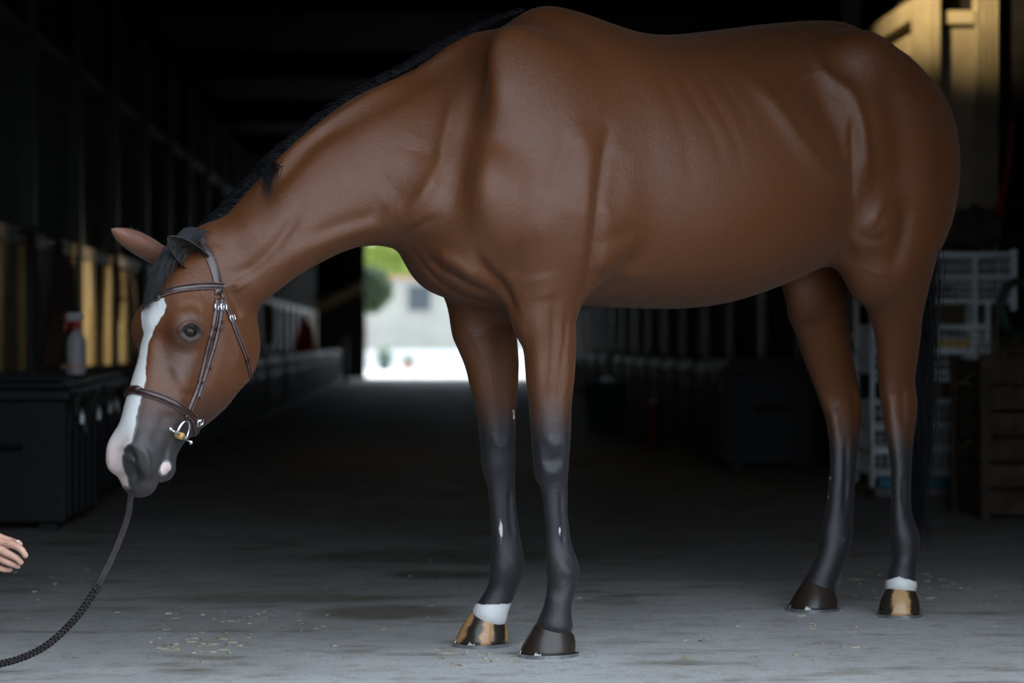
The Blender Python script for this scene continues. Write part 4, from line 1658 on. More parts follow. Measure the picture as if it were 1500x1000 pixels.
# noseband with the strap that carries it
nose = path_px([(286, 614), (272, 601), (254, 590), (232, 581), (208, 574), (190, 571)], 3)
tn1, an1 = tang(190, 571)
tn0, an0 = tang(286, 614)
under = path_ta([(tn0 + 0.012, an0 + 12), (tn0 + 0.018, 150), (tn0 + 0.02, 180), (tn0 + 0.018, 210), (tn0 + 0.012, 348 - an0)], 5)
nose_all = nose + path_ta([(tn1, an1 * 0.6), (tn1, 0), (tn1, -an1 * 0.7)], 4) + mirror(nose)[::-1]
nose_o = strap(nose_all, 0.019, 0.005, 'noseband', lift=0.001, roll=0.8)
chin = path_px([(280, 606), (288, 615), (294, 624)], 2)
if len(chin) < 2: chin = [hit(BODY, 280, 606), hit(BODY, 286, 614)]
back_strap = strap([chin[0]] + under + [mirror(chin)[0]], 0.016, 0.004, 'chin_strap', lift=0.002)
# cheekpieces: the bit is hung from one, the noseband from the other, near and far
cheek = path_px([(318, 438), (316, 455), (311, 480), (304, 510), (297, 540), (289, 570), (280, 592), (272, 612)], 3)
nstrap = path_px([(325, 436), (324, 455), (320, 482), (312, 512), (303, 542), (296, 562), (291, 582)], 3)
for P_, nm, w_ in ((cheek, 'cheekpiece', 0.014), (nstrap, 'noseband_strap', 0.012), (mirror(cheek), 'cheekpiece', 0.014), (mirror(nstrap), 'noseband_strap', 0.012)):
    o_ = strap(P_, w_, 0.0035, nm, lift=0.0015)
    keeper(P_, len(P_) // 4, w_, 0.005, o_)
    keeper(P_, len(P_) // 3, w_, 0.005, o_)
    keeper(P_, int(len(P_) * .72), w_, 0.005, o_)
    c_, n_ = P_[3]
    buckle(c_ + n_ * 0.004, n_, P_[6][0] - c_, w_ * 1.5, 0.016)
# throatlatch
thr = path_px([(323, 426), (330, 446), (338, 466), (348, 492), (357, 515), (364, 538), (367, 552)], 3)
tth, ath = tang(364, 545)
thr_all = thr + path_ta([(tth + 0.01, ath + 14), (tth + 0.012, 180), (tth + 0.01, 346 - ath)], 5) + mirror(thr)[::-1]
thr_o = strap(thr_all, 0.011, 0.003, 'throatlatch', lift=0.002)
ib = min(range(len(thr)), key=lambda i: abs(750 + thr[i][0][0] / thr[i][0][1] * FPX - 338))
buckle(thr[ib][0] + thr[ib][1] * 0.003, thr[ib][1], thr[ib + 2][0] - thr[ib][0], 0.016, 0.015)
keeper(thr, min(len(thr) - 2, int(len(thr) * 0.78)), 0.011, 0.005, thr_o)
# chin strap buckle
hb = hit(BODY, 288, 616)
buckle(hb[0] + hb[1] * 0.008, hb[1], nrm(P(300, 632, 5.9) - P(286, 614, 5.9)), 0.022, 0.018, r=0.0022)
# bit: cheek ring, straight cheek bar with ball ends, mouthpiece
hb1 = hit(BODY, 262, 630)
bit_t, bit_l, bit_n = [float(x) for x in head_tln(hb1[0])]
for sg in (1, -1):
    nn = hb1[1]
    if sg < 0:
        q = w2h(HO + nn)
        nn = nrm(h2w(q - 2 * hl * (q @ hl)) - HO)
    c = h2w(hp(bit_t, bit_n, bit_l * sg)) + nn * 0.014
    hd_w, hn_w = h2w(hd) - HO, h2w(hn) - HO
    bar = nrm(-hn_w * 0.97 + hd_w * 0.06)       # the cheek bar runs from nose to chin
    bar = nrm(bar - nn * (bar @ nn))
    upw = nrm(np.cross(bar, nn))
    if upw[2] < 0: upw = -upw
    bp_ = c - upw * 0.012
    ring = []
    for k in range(20):
        an = math.pi * k / 19
        ring.append(bp_ + bar * 0.020 * math.cos(an) + upw * 0.040 * math.sin(an) ** 0.8)
    rg = MB().tube(np.array(ring), 0.0030, n=8).build('bit_ring', CHROME, bridle, smooth=True, world_space=True)
    mb = MB().tube(np.array([bp_ - bar * 0.046, bp_ - bar * .02, bp_ + bar * .02, bp_ + bar * 0.042]), [0.0022, 0.0032, 0.0032, 0.0022], n=8)
    mb.sphere(bp_ - bar * 0.047, 0.0055).sphere(bp_ + bar * 0.043, 0.0055)
    mb.build('cheek_bar', CHROME, rg, smooth=True, world_space=True)
    MB().tube(np.array([bp_ + nn * 0.004, bp_ - nn * 0.03]), [0.009, 0.008], n=10).build('mouthpiece_end', TANRUB, rg, smooth=True, world_space=True)
    if sg < 0:
        far_bit = bp_

# ---- the rein that hangs from the far bit ring
rein = thing('rein', tuple(P(60, 950, 5.86)), 'dark leather rein with a braided grip hanging from the bit to the floor', 'rein')
RL = mat('rein_leather', (0.018, 0.014, 0.015), rough=0.55, var=0.3, scale=40, bump=0.2, bscale=150, spec=0.2)
rp_ = [far_bit - np.array([0, 0.004, 0.01]), P(204, 700, 6.0), P(192, 726, 5.98), P(186, 760, 5.96), P(166, 812, 5.93), P(142, 860, 5.90)]
rp2 = [P(142, 860, 5.90), P(112, 904, 5.88), P(62, 949, 5.86), P(0, 972, 5.84), P(-60, 972, 5.84), P(-130, 940, 5.86), P(-170, 880, 5.9)]
R1, R2 = catmull(np.array(rp_), 8), catmull(np.array(rp2), 14)


def ribbon(A, w, th, facing, name, m, parent, twist=0.0):
    T = np.gradient(A, axis=0)
    T /= np.linalg.norm(T, axis=1)[:, None]
    vs = []
    for i in range(len(A)):
        s_ = nrm(np.cross(T[i], facing))
        n_ = np.cross(s_, T[i])
        for (a, b_) in ((-1, -1), (1, -1), (1, 1), (-1, 1)):
            vs.append(A[i] + s_ * a * w / 2 + n_ * b_ * th / 2)
    mb = MB().grid(vs, len(A), 4, wrap=True)
    mb.f += [(3, 2, 1, 0), tuple((len(A) - 1) * 4 + j for j in range(4))]
    return mb.build(name, m, parent, world_space=True)


ribbon(R1, 0.016, 0.004, np.array([0.5, -0.85, 0.1]), 'flat_strap', RL, rein)
br = MB()
Tb = np.gradient(R2, axis=0)
Tb /= np.linalg.norm(Tb, axis=1)[:, None]
Ld = np.concatenate([[0], np.cumsum(np.linalg.norm(np.diff(R2, axis=0), axis=1))])
Sd = np.linspace(0, Ld[-1], 420)
C2 = np.stack([np.interp(Sd, Ld, R2[:, i]) for i in range(3)], 1)
T2 = np.gradient(C2, axis=0)
T2 /= np.linalg.norm(T2, axis=1)[:, None]
for ph in (0, 2 * math.pi / 3, 4 * math.pi / 3):
    q = []
    for i in range(len(C2)):
        s_ = nrm(np.cross(T2[i], [0.3, -0.9, 0.2]))
        n_ = np.cross(s_, T2[i])
        w = Sd[i] / 0.030 * 2 * math.pi + ph
        q.append(C2[i] + s_ * 0.0062 * math.sin(w) + n_ * 0.0028 * math.sin(2 * w))
    br.tube(np.array(q), 0.0033, n=6)
br.build('braided_grip', RL, rein, smooth=True, world_space=True)
buckle(C2[0], nrm(np.array([0.4, -0.9, 0.1])), T2[0], 0.020, 0.014, 'keeper', rein, RL, 0.003)

# ------------------------------------------------------------------ the hand held out to the horse
VOX = 0.0022
hc = P(-10, 802, 6.02)
LO = hc - np.array([0.42, 0.10, 0.13])
HI = hc + np.array([0.12, 0.10, 0.30])
NG = np.ceil((HI - LO) / VOX).astype(int) + 1
FIELD = np.full(NG, 9.0, np.float32)
GX = [(LO[i] + VOX * np.arange(NG[i])).astype(np.float32) for i in range(3)]
FW = np.array([0, -1.0, 0.25])


def fing(pts, r0, r1, k=0.006):
    A = catmull(np.array(pts), 3)
    rr = np.linspace(r0, r1, len(A))
    tube(np.column_stack([A, rr, rr, np.zeros(len(A))]), FW, k=k, n=2)


wrist, knk = P(-75, 770, 6.03), P(6, 800, 6.02)
fing([P(-215, 690, 6.10), P(-140, 738, 6.06), P(-75, 774, 6.03)], 0.040, 0.028, 0.01)
tube([[*P(-80, 772, 6.03), 0.020, 0.028, 0], [*P(-45, 788, 6.025), 0.018, 0.036, 0], [*P(-14, 800, 6.02), 0.017, 0.040, 0], [*P(4, 806, 6.02), 0.013, 0.036, 0]], FW, k=0.012)
fing([P(-6, 792, 6.00), P(16, 797, 5.985), P(30, 804, 5.975), P(37, 813, 5.975)], 0.0105, 0.0078)      # index
fing([P(-6, 802, 6.00), P(14, 812, 5.985), P(24, 817, 5.985), P(30, 823, 5.99)], 0.0105, 0.0078)        # middle
fing([P(-8, 814, 6.01), P(8, 822, 5.995), P(18, 826, 5.995), P(26, 829, 6.005)], 0.0098, 0.0072)        # ring
fing([P(-14, 824, 6.02), P(-2, 831, 6.01), P(8, 834, 6.01), P(15, 834, 6.02)], 0.0085, 0.0062)          # little
fing([P(-50, 785, 6.05), P(-16, 786, 6.065), P(8, 790, 6.05), P(28, 797, 6.01)], 0.0125, 0.0088)        # thumb
hv, hq = surface_nets(FIELD, LO, VOX)
hv = relax(hv, edges_of(hq), 5)
SKIN = mat('hand_skin', (0.52, 0.29, 0.21), rough=0.5, var=0.14, scale=45, bump=0.15, bscale=260)
NAIL = mat('finger_nail', (0.62, 0.44, 0.40), rough=0.25, var=0.05)
SLEEVE = mat('navy_sleeve', (0.03, 0.04, 0.07), rough=0.9, var=0.3, scale=30, bump=0.3, bscale=200)
person = thing('person', tuple(hc), 'person\'s hand reaching in from the left edge below the horse\'s muzzle', 'person')
hme = bpy.data.meshes.new('hand')
hme.from_pydata(hv.tolist(), [], hq.tolist())
link('hand', hme, SKIN, person, smooth=True, world_space=True)
MB().sphere(P(33, 806, 5.9755 - 0.0), (0.0055, 0.003, 0.006), 12, 8).build('nail', NAIL, person, smooth=True, world_space=True)
MB().sphere(P(26, 793, 6.003), (0.007, 0.005, 0.0045), 12, 8).build('nail', NAIL, person, smooth=True, world_space=True)
sl_p = catmull(np.array([P(-128, 746, 6.055), P(-170, 718, 6.08), P(-240, 672, 6.12), P(-330, 600, 6.2)]), 8)
sm_ = MB()
sm_.tube(sl_p, [0.042 + 0.003 * math.sin(i * 1.9) + 0.0006 * i for i in range(len(sl_p))], n=20)
sm_.build('sleeve', SLEEVE, person, smooth=True, world_space=True)
del FIELD


# ------------------------------------------------------------------ things along the left wall
CLOTH_BR = mat('brown_rug_cloth', (0.045, 0.026, 0.02), rough=0.95, var=0.3, scale=20, bump=0.3, bscale=120, sheen=0.2)
STRAPM = mat('dark_strap', (0.02, 0.016, 0.014), rough=0.6, var=0.3)
WHITEP = mat('white_plastic', (0.55, 0.53, 0.52), rough=0.4, var=0.08)
REDP = mat('red_plastic', (0.42, 0.035, 0.018), rough=0.4, var=0.15)
PAPER = mat('white_card', (0.45, 0.42, 0.36), rough=0.8, var=0.1)


def wall_at(px):
    """barn depth at which the left stable front shows at px"""
    k = (px - 750.0) / FPX
    c, s = math.cos(PSI), math.sin(PSI)
    return (LW + 0.02) * (c - k * s) / (k * c + s)


def bridle_hook(px, py, lab, r=0.085, drop=0.55):
    b = wall_at(px)
    a, z = BP(px, py, b)
    t = thing('hanging_bridle', B(LW + 0.09, b, z), lab, 'bridle', rz=PSI)
    MB().tube(np.array([(-0.08, 0, 0), (0.0, 0, 0.0), (0.03, 0, 0.03)]), 0.012, n=8).build('hook', POST, t)
    MB().tube(np.array([(0.0, r * math.sin(q), r * math.cos(q) - r * .9) for q in np.linspace(0, 2 * math.pi, 24, endpoint=False)]), 0.013, n=8, closed=True).build('crown_loop', STRAPM, t)
    for s_ in (-1, 1):
        q = catmull(np.array([(0.01, s_ * r * .8, -r), (0.03, s_ * r * .55, -r - drop * .4), (0.02, s_ * r * .3, -r - drop)]), 5)
        MB().tube(q, 0.012, n=6).build('cheek_strap', STRAPM, t)
    MB().tube(np.array([(0.03 + 0.03 * math.cos(q), 0.06 * math.sin(q), -r - drop * .62 + .01 * math.cos(q)) for q in np.linspace(0, 2 * math.pi, 18, endpoint=False)]), 0.010, n=6, closed=True).build('noseband', STRAPM, t)
    return t


bridle_hook(26, 340, 'bridle with round loop hung highest at the far left edge', 0.085, 0.60)
bridle_hook(68, 348, 'bridle with pale round browpiece hung above the brown rug', 0.075, 0.35)
bridle_hook(155, 372, 'bridle hung on the cream panel left of the horse\'s far ear', 0.07, 0.42)
bridle_hook(178, 395, 'bridle hung lowest, right beside the horse\'s forehead', 0.08, 0.55)
# brown rug hung in folds
b0 = wall_at(60)
rug = thing('hanging_rug', B(LW + 0.06, b0, 0.66), 'brown horse rug hanging in folds on the left wall', 'rug', rz=PSI)
zt = BP(66, 372, b0)[1]
nu, nv = 18, 41
pts = []
for side in (0, 1):
    for i in range(nu):
        f_ = i / (nu - 1)
        z = (zt - 0.66) * (1 - f_)
        half = 0.14 + 0.36 * f_ ** 0.8
        for j in range(nv):
            u_ = 2 * j / (nv - 1) - 1
            fold = math.cos(u_ * 15.0 + 0.6 * math.sin(3 * f_)) * (0.035 + 0.03 * f_)
            pts.append((0.08 + fold + (0.012 if side else 0), u_ * half, z - 0.03 * (1 - u_ * u_) * (1 - f_)))
g1 = MB().grid(pts[:nu * nv], nu, nv).grid(pts[nu * nv:], nu, nv)
g1.build('cloth', CLOTH_BR, rug, smooth=True)
MB().tube(np.array([(0, 0, zt - .66 + .04), (0.10, 0, zt - .66 + .05)]), 0.012, n=8).build('hook', POST, rug)
# card and grooming bag
b1 = wall_at(133)
zc1 = BP(133, 410, b1)[1]
card = thing('stall_card', B(LW + 0.004, b1, zc1), 'narrow white card on the cream panel behind the spray bottle', 'card', rz=PSI)
MB().box((0, -0.07, -0.19), (0.006, 0.07, 0.19), 0.002).build('sheet', PAPER, card)
MB().box((0.004, -0.08, 0.17), (0.012, 0.08, 0.20)).build('clip', POST, card)
# spray bottle
bb = 11.35
ab = BP(112, 500, bb)[0]
zl = TRUNK_H
sp = thing('spray_bottle', B(ab, bb, zl), 'white spray bottle with red trigger standing on a black trunk', 'bottle', rz=PSI)
s_ = MB().lathe([(0.040, 0), (0.046, 0.006), (0.046, 0.13), (0.044, 0.16), (0.034, 0.185), (0.020, 0.20), (0.018, 0.215)], 24)
s_.build('bottle_body', WHITEP, sp, smooth=True)
MB().lathe([(0.0465, 0.03), (0.0468, 0.032), (0.0468, 0.05), (0.0465, 0.052)], 24).build('label_band', mat('pale_pink_label', (0.55, 0.38, 0.36), rough=.5), sp, smooth=True)
MB().lathe([(0.023, 0.212), (0.024, 0.216), (0.024, 0.242), (0.016, 0.25)], 18).build('collar', REDP, sp, smooth=True)
MB().box((-0.045, -0.014, 0.25), (0.035, 0.014, 0.29), 0.006).build('spray_head', WHITEP, sp)
MB().box((-0.062, -0.010, 0.258), (-0.045, 0.010, 0.282), 0.004).build('nozzle', REDP, sp)
tr_ = MB().tube(catmull(np.array([(-0.03, 0, 0.255), (-0.048, 0, 0.235), (-0.050, 0, 0.205)]), 4), [0.008] * 9, n=8).build('trigger', REDP, sp, smooth=True)
# red bag and pale hose coil farther down the row
ba_ = 31.0
za = BP(447, 515, ba_)[1]
aa = BP(447, 500, ba_)[0]
bag = thing('feed_sack', B(aa, ba_, 0.645), 'bright red sack standing on the left row of trunks under the neck', 'sack', rz=PSI)
pr = [(0.09, 0), (0.125, 0.03), (0.13, 0.12), (0.115, 0.26), (0.07, 0.36), (0.045, 0.40), (0.06, 0.44), (0.05, 0.47)]
SACK = mat('red_sack_cloth', (0.62, 0.03, 0.04), rough=0.7, var=0.25, scale=9, bump=0.3, bscale=30)
MB().lathe(pr, 16).build('sack_body', SACK, bag, smooth=True)
MB().lathe([(0.048, 0.385), (0.053, 0.395), (0.048, 0.405)], 14).build('tie', STRAPM, bag, smooth=True)
hz = BP(465, 475, 33)
coil = thing('hose_coil', B(LW + 0.22, 32.2, hz[1]), 'pale coiled hose hung behind the red sack', 'hose', rz=PSI)
HOSE = mat('pale_hose', (0.36, 0.30, 0.18), rough=0.5, var=0.1)
for k in range(3):
    MB().tube(np.array([(0.03 + 0.03 * k, 0.26 * math.cos(q), 0.26 * math.sin(q)) for q in np.linspace(0, 2 * math.pi, 30, endpoint=False)]), 0.018, n=8, closed=True).build('loop', HOSE, coil, smooth=True)
MB().tube(np.array([(-0.20, 0, .26), (0.12, 0, .27)]), 0.012, n=6).build('hook', POST, coil)
# white bollard by the far opening
bo = 44.0
ao = BP(505, 500, bo)[0]
bol = thing('bollard', B(ao, bo), 'pale slim bollard left of the bright far opening', 'bollard', rz=PSI)
MB().lathe([(0.09, 0), (0.09, 0.03), (0.05, 0.04), (0.05, 0.86), (0.035, 0.90)], 14).build('post', mat('bollard_paint', (0.5, 0.46, 0.42), rough=.5), bol, smooth=True)
MB().lathe([(0.052, 0.70), (0.052, 0.80)], 14).build('band', REDP, bol)
# diagonal brace of the end wall
a0_, z0_ = BP(462, 452, 52.8)
a1_, z1_ = BP(533, 418, 52.8)
BRACE = mat('pale_brace', (0.22, 0.16, 0.08), rough=0.7)
mbb = MB()
mbb.add([(a0_, 52.8, z0_ - .12), (a1_, 52.8, z1_ - .12), (a1_, 52.8, z1_ + .12), (a0_, 52.8, z0_ + .12), (a0_, 52.95, z0_ - .12), (a1_, 52.95, z1_ - .12), (a1_, 52.95, z1_ + .12), (a0_, 52.95, z0_ + .12)],
        [(0, 1, 2, 3), (7, 6, 5, 4), (0, 4, 5, 1), (1, 5, 6, 2), (2, 6, 7, 3), (3, 7, 4, 0)])
placed(mbb, 'trim_8', BRACE)

# ------------------------------------------------------------------ right side: wire trolley and its load
WIRE = mat('white_coated_wire', (0.80, 0.86, 0.90), rough=0.4, var=0.08)
tb = 12.3
tl = BP(1278, 500, tb)[0]
trr = BP(1447, 500, tb)[0]
trx = BP(1486, 500, tb)[0]
Zt = lambda py: BP(1400, py, tb)[1]
tro = thing('wire_trolley', B(tl, tb), 'tall white wire basket trolley standing behind the horse\'s tail', 'trolley', rz=PSI)
w_ = trr - tl
wx = trx - tl
dp = 0.45
for (x, y, h_) in ((0, 0, Zt(372)), (w_, 0, Zt(440)), (0, dp, Zt(372)), (w_, dp, Zt(440))):
    MB().tube(np.array([(x, y, 0.05), (x, y, h_)]), 0.015, n=8).build('post', WIRE, tro, smooth=True)
for (x, y) in ((0, 0), (w_, 0), (0, dp), (w_, dp)):
    MB().tube(np.array([(x - .012, y, 0.03), (x + .012, y, 0.03)]), 0.03, n=14).build('castor', STRAPM, tro, smooth=True)


def basket(z0, z1, x1, load=None):
    rim = MB()
    for z in (z0, z1):
        rim.tube(np.array([(0, 0, z), (x1, 0, z), (x1, dp, z), (0, dp, z)]), 0.011, n=6, closed=True)
    o = rim.build('basket', WIRE, tro)
    w = MB()
    n = int(x1 / 0.040)
    for k in range(1, n):
        x = x1 * k / n
        for y in (0, dp):
            w.tube(np.array([(x, y, z0), (x, y, z1)]), 0.003, n=4)
        w.tube(np.array([(x, 0, z0), (x, dp, z0)]), 0.003, n=4)
    m_ = int(dp / 0.040)
    for k in range(1, m_):
        y = dp * k / m_
        for x in (0, x1):
            w.tube(np.array([(x, y, z0), (x, y, z1)]), 0.003, n=4)
    q = int((z1 - z0) / 0.040)
    for k in range(1, q):
        z = z0 + (z1 - z0) * k / q
        for y in (0, dp):
            w.tube(np.array([(0, y, z), (x1, y, z)]), 0.003, n=4)
        for x in (0, x1):
            w.tube(np.array([(x, 0, z), (x, dp, z)]), 0.003, n=4)
    w.build('wire_mesh', WIRE, o)
    return o


basket(Zt(441), Zt(406), wx)
basket(Zt(405), Zt(372), wx)
MB().box((wx - .02, -0.012, Zt(455)), (wx + .012, 0.012, Zt(365)), .004).build('corner_post', WIRE, tro)
MB().tube(np.array([(wx * .72, 0, Zt(540)), (wx * .72, 0, Zt(372))]), 0.013, n=8).build('post', WIRE, tro)
for (p0, p1) in ((512, 478), (546, 516), (624, 590), (658, 627), (694, 662)):
    basket(Zt(p0), Zt(p1), w_)
for py in (556,):
    MB().tube(np.array([(0, 0, Zt(py)), (w_, 0, Zt(py))]), 0.013, n=6).build('rail', WIRE, tro)
MB().box((-.01, -.02, Zt(726)), (w_ + .01, dp + .02, Zt(716)), .004).build('base_plate', mat('grey_base', (0.22, 0.20, 0.19), rough=.6), tro)
YEL = mat('yellow_box', (0.55, 0.36, 0.02), rough=0.5, var=0.1)
BLU = mat('blue_tub', (0.02, 0.20, 0.33), rough=0.5, var=0.2)
xa = BP(1352, 500, tb)[0]
xb = BP(1424, 500, tb)[0]
o = thing('yellow_carton', B(xa, tb + .05, Zt(511)), 'long yellow carton lying in a wire trolley basket', 'carton', rz=PSI)
MB().box((0, 0, 0.004), (xb - xa, 0.15, 0.052), .004).build('box', YEL, o)
MB().box((.01, .005, .050), (xb - xa - .01, .145, .055)).build('lid', YEL, o)
x2 = BP(1296, 500, tb)[0]
o = thing('blue_tub', B(tl + .04, tb + .04, Zt(715)), 'blue tub on the bottom plate of the wire trolley', 'tub', rz=PSI)
MB().box((0, 0, 0.0), (w_ - .08, dp - .08, 0.045), .008).build('tub_body', BLU, o)
MB().box((-.008, -.008, 0.040), (w_ - .072, dp - .072, 0.052), .004).build('rim', BLU, o)
# folded fleece in the upper basket
FLE = mat('grey_fleece', (0.14, 0.13, 0.13), rough=0.95, var=0.3, scale=14, bump=0.4, bscale=80)
o = thing('folded_fleece', B(tl + .05, tb + .05, Zt(440)), 'grey folded fleece inside the top wire basket', 'cloth', rz=PSI)
MB().box((0, 0, 0.006), (wx * .55, dp - .12, 0.05), .02).box((.01, .01, .05), (wx * .53, dp - .14, .09), .02).build('folds', FLE, o)
# brown rug bundle on top
RUGB = mat('brown_bundle', (0.055, 0.036, 0.028), rough=0.95, var=0.3, scale=9, bump=0.4, bscale=50)
o = thing('rug_bundle', B(tl + .18, tb + .06, Zt(364)), 'brown rolled rug lying on top of the wire trolley', 'rug', rz=PSI)
ring = []
nseg = 26
for i in range(nseg):
    x = (wx - .22) * i / (nseg - 1)
    for j in range(18):
        q = 2 * math.pi * j / 18
        rr_ = 1 + 0.08 * math.sin(5 * q + i * .6) + 0.05 * math.sin(i * 1.3)
        e = 1 if 0 < i < nseg - 1 else 0.7
        ring.append((x, 0.16 + 0.15 * rr_ * e * math.cos(q), 0.11 + 0.105 * rr_ * e * math.sin(q)))
g2 = MB().grid(ring, nseg, 18, wrap=True)
g2.f += [tuple(range(18)), tuple((nseg - 1) * 18 + j for j in range(17, -1, -1))]
g2.build('roll', RUGB, o, smooth=True)
for x in (0.12, (wx - .22) - .12):
    MB().tube(np.array([(x, .16 + .175 * math.cos(q), .11 + .125 * math.sin(q)) for q in np.linspace(0, 2 * math.pi, 18, endpoint=False)]), 0.010, n=6, closed=True).build('tie', STRAPM, o)
# yellow strip seen left of the trolley post, green hose and red rope on the right
o = thing('yellow_crate', B(BP(1243, 500, 13.4)[0], 13.4, 0), 'yellow lidded dark crate seen between the horse\'s hind legs', 'crate', rz=PSI)
zy = BP(1255, 488, 13.4)[1]
MB().box((0, 0, 0.0), (0.16, 0.35, zy - .04), .006).build('crate_body', BLACKP, o)
MB().box((-.008, -.008, zy - .042), (0.168, 0.358, zy), .004).build('lid', YEL, o)
gr = BP(1492, 450, 12.0)
o = thing('hose_loop', B(gr[0], 12.0, gr[1]), 'green hose looped over the trolley corner at the right edge', 'hose', rz=PSI)
GRN = mat('green_hose', (0.012, 0.05, 0.03), rough=0.35, var=0.1)
for k in range(3):
    MB().tube(np.array([((0.07 + .012 * k) * math.cos(q), 0.02 * k, (0.12 + .012 * k) * math.sin(q)) for q in np.linspace(0, 2 * math.pi, 24, endpoint=False)]), 0.009, n=8, closed=True).build('loop', GRN, o, smooth=True)
r0_, r1_ = BP(1489, 175, 13.7), BP(1470, 300, 13.7)
o = thing('lead_rope', B(r0_[0], 13.80, r0_[1]), 'red lead rope hanging against the dark wall at the right edge', 'rope', rz=PSI)
ROPE = mat('red_rope', (0.30, 0.012, 0.02), rough=0.8, var=0.2, scale=60)
dx, dz = r1_[0] - r0_[0], r1_[1] - r0_[1]
MB().tube(catmull(np.array([(0, 0, 0), (dx * .3, -.01, dz * .5), (dx * .75, -.005, dz * .85), (dx, 0, dz)]), 6), 0.016, n=8).build('rope_length', ROPE, o, smooth=True)
MB().lathe([(0.022, -.05), (0.026, -.02), (0.022, 0.02)], 10, (dx, 0, dz)).build('end_knot', ROPE, o, smooth=True)
MB().tube(np.array([(0, .25, 0.01), (0, -.03, 0.02)]), 0.012, n=6).build('hook', POST, o)
# wooden crate with hay
CR_W = mat('dark_crate_wood', (0.055, 0.036, 0.022), rough=0.85, var=0.4, scale=12, bump=0.3)
cb = 10.75
ca0 = BP(1440, 500, cb)[0]
zc0 = BP(1470, 520, cb)[1]
o = thing('wooden_crate', B(ca0, cb), 'dark wooden slatted crate holding hay at the right edge', 'crate', rz=PSI)
CW, CD = 0.75, 0.6
for k in range(6):
    z0_ = 0.03 + k * (zc0 - .04) / 6
    for (lo, hi_) in (((0, 0), (CW, .022)), ((0, CD - .022), (CW, CD)), ((0, .022), (.022, CD - .022)), ((CW - .022, .022), (CW, CD - .022))):
        MB().box((lo[0], lo[1], z0_), (hi_[0], hi_[1], z0_ + (zc0 - .04) / 6 - .014)).build('slat', CR_W, o)
for (x, y) in ((-.012, -.012), (CW - .028, -.012), (-.012, CD - .028), (CW - .028, CD - .028)):
    MB().box((x, y, 0), (x + .04, y + .04, zc0)).build('corner_post', CR_W, o)
MB().box((.022, .022, .02), (CW - .022, CD - .022, .05)).build('bottom_board', CR_W, o)
HAY = mat('hay', (0.16, 0.12, 0.05), rough=0.9, var=0.4, scale=40)
hy = MB()
rg_ = np.random.default_rng(3)
for k in range(420):
    p_ = np.array([rg_.uniform(.05, CW - .05), rg_.uniform(.05, CD - .05), rg_.uniform(.3, zc0 + .05)])
    d_ = rg_.normal(0, 1, 3) * np.array([.10, .10, .05])
    hy.tube(catmull(np.array([p_, p_ + d_ * .6 + np.array([0, 0, .02]), p_ + d_]), 2), 0.0022, n=3)
for k in range(10):
    p_ = np.array([rg_.uniform(.0, CW * .5), -.005, zc0 - .02])
    hy.tube(catmull(np.array([p_ + np.array([0, .1, .03]), p_ + np.array([0.01, -.04, .02]), p_ + np.array([rg_.normal(0, .03), -.05, -.12 - .08 * rg_.random()])]), 4), 0.0022, n=3)
h_ = hy.build('hay', HAY, None)
h_.location = B(ca0, cb)
h_.rotation_euler = (0, 0, PSI)
tag(h_, 'loose hay filling the dark wooden crate at the right edge', 'hay', kind='stuff')
# small things far down the right side, seen between fore leg and belly
for (px, py, b, w, h2, m_, nm, lab, cat) in [
        (889, 566, 22.0, .34, .42, mat('dark_green_tub', (0.02, 0.05, 0.045), rough=.5), 'feed_bin', 'dark green feed bin behind the near foreleg', 'bin'),
        (955, 588, 19.5, .10, .30, mat('dull_red_can', (0.16, 0.012, 0.01), rough=.5), 'canister', 'slim dull red canister under the belly', 'canister')]:
    a_ = BP(px, py, b)[0]
    t = thing(nm, B(a_, b), lab, cat, rz=PSI)
    MB().lathe([(w * .42, 0), (w * .5, .02), (w * .52, h2 * .9), (w * .55, h2 * .92), (w * .55, h2 * .96)], 18).build('shell', m_, t, smooth=True)
    MB().lathe([(w * .57, h2 * .95), (w * .57, h2), (w * .2, h2 * 1.03)], 18).build('lid', m_, t, smooth=True)
    MB().tube(np.array([(w * .12 * math.cos(q), 0, h2 * 1.02 + w * .12 * math.sin(q)) for q in np.linspace(0, math.pi, 9)]), 0.008, n=6).build('handle', GREYM, t)
# posts of the right fronts
for i, b in enumerate(np.arange(16.1, 52, 2.0)):
    placed(MB().box((RW - .05, b, 0), (RW + .07, b + 0.11, 3.4)), 'post', POST if i % 2 else RAIL)
placed(MB().box((RW + .06, 14.2, 1.36), (RW + .10, 52.9, 3.4)), 'wall_right_inner', DARKW)

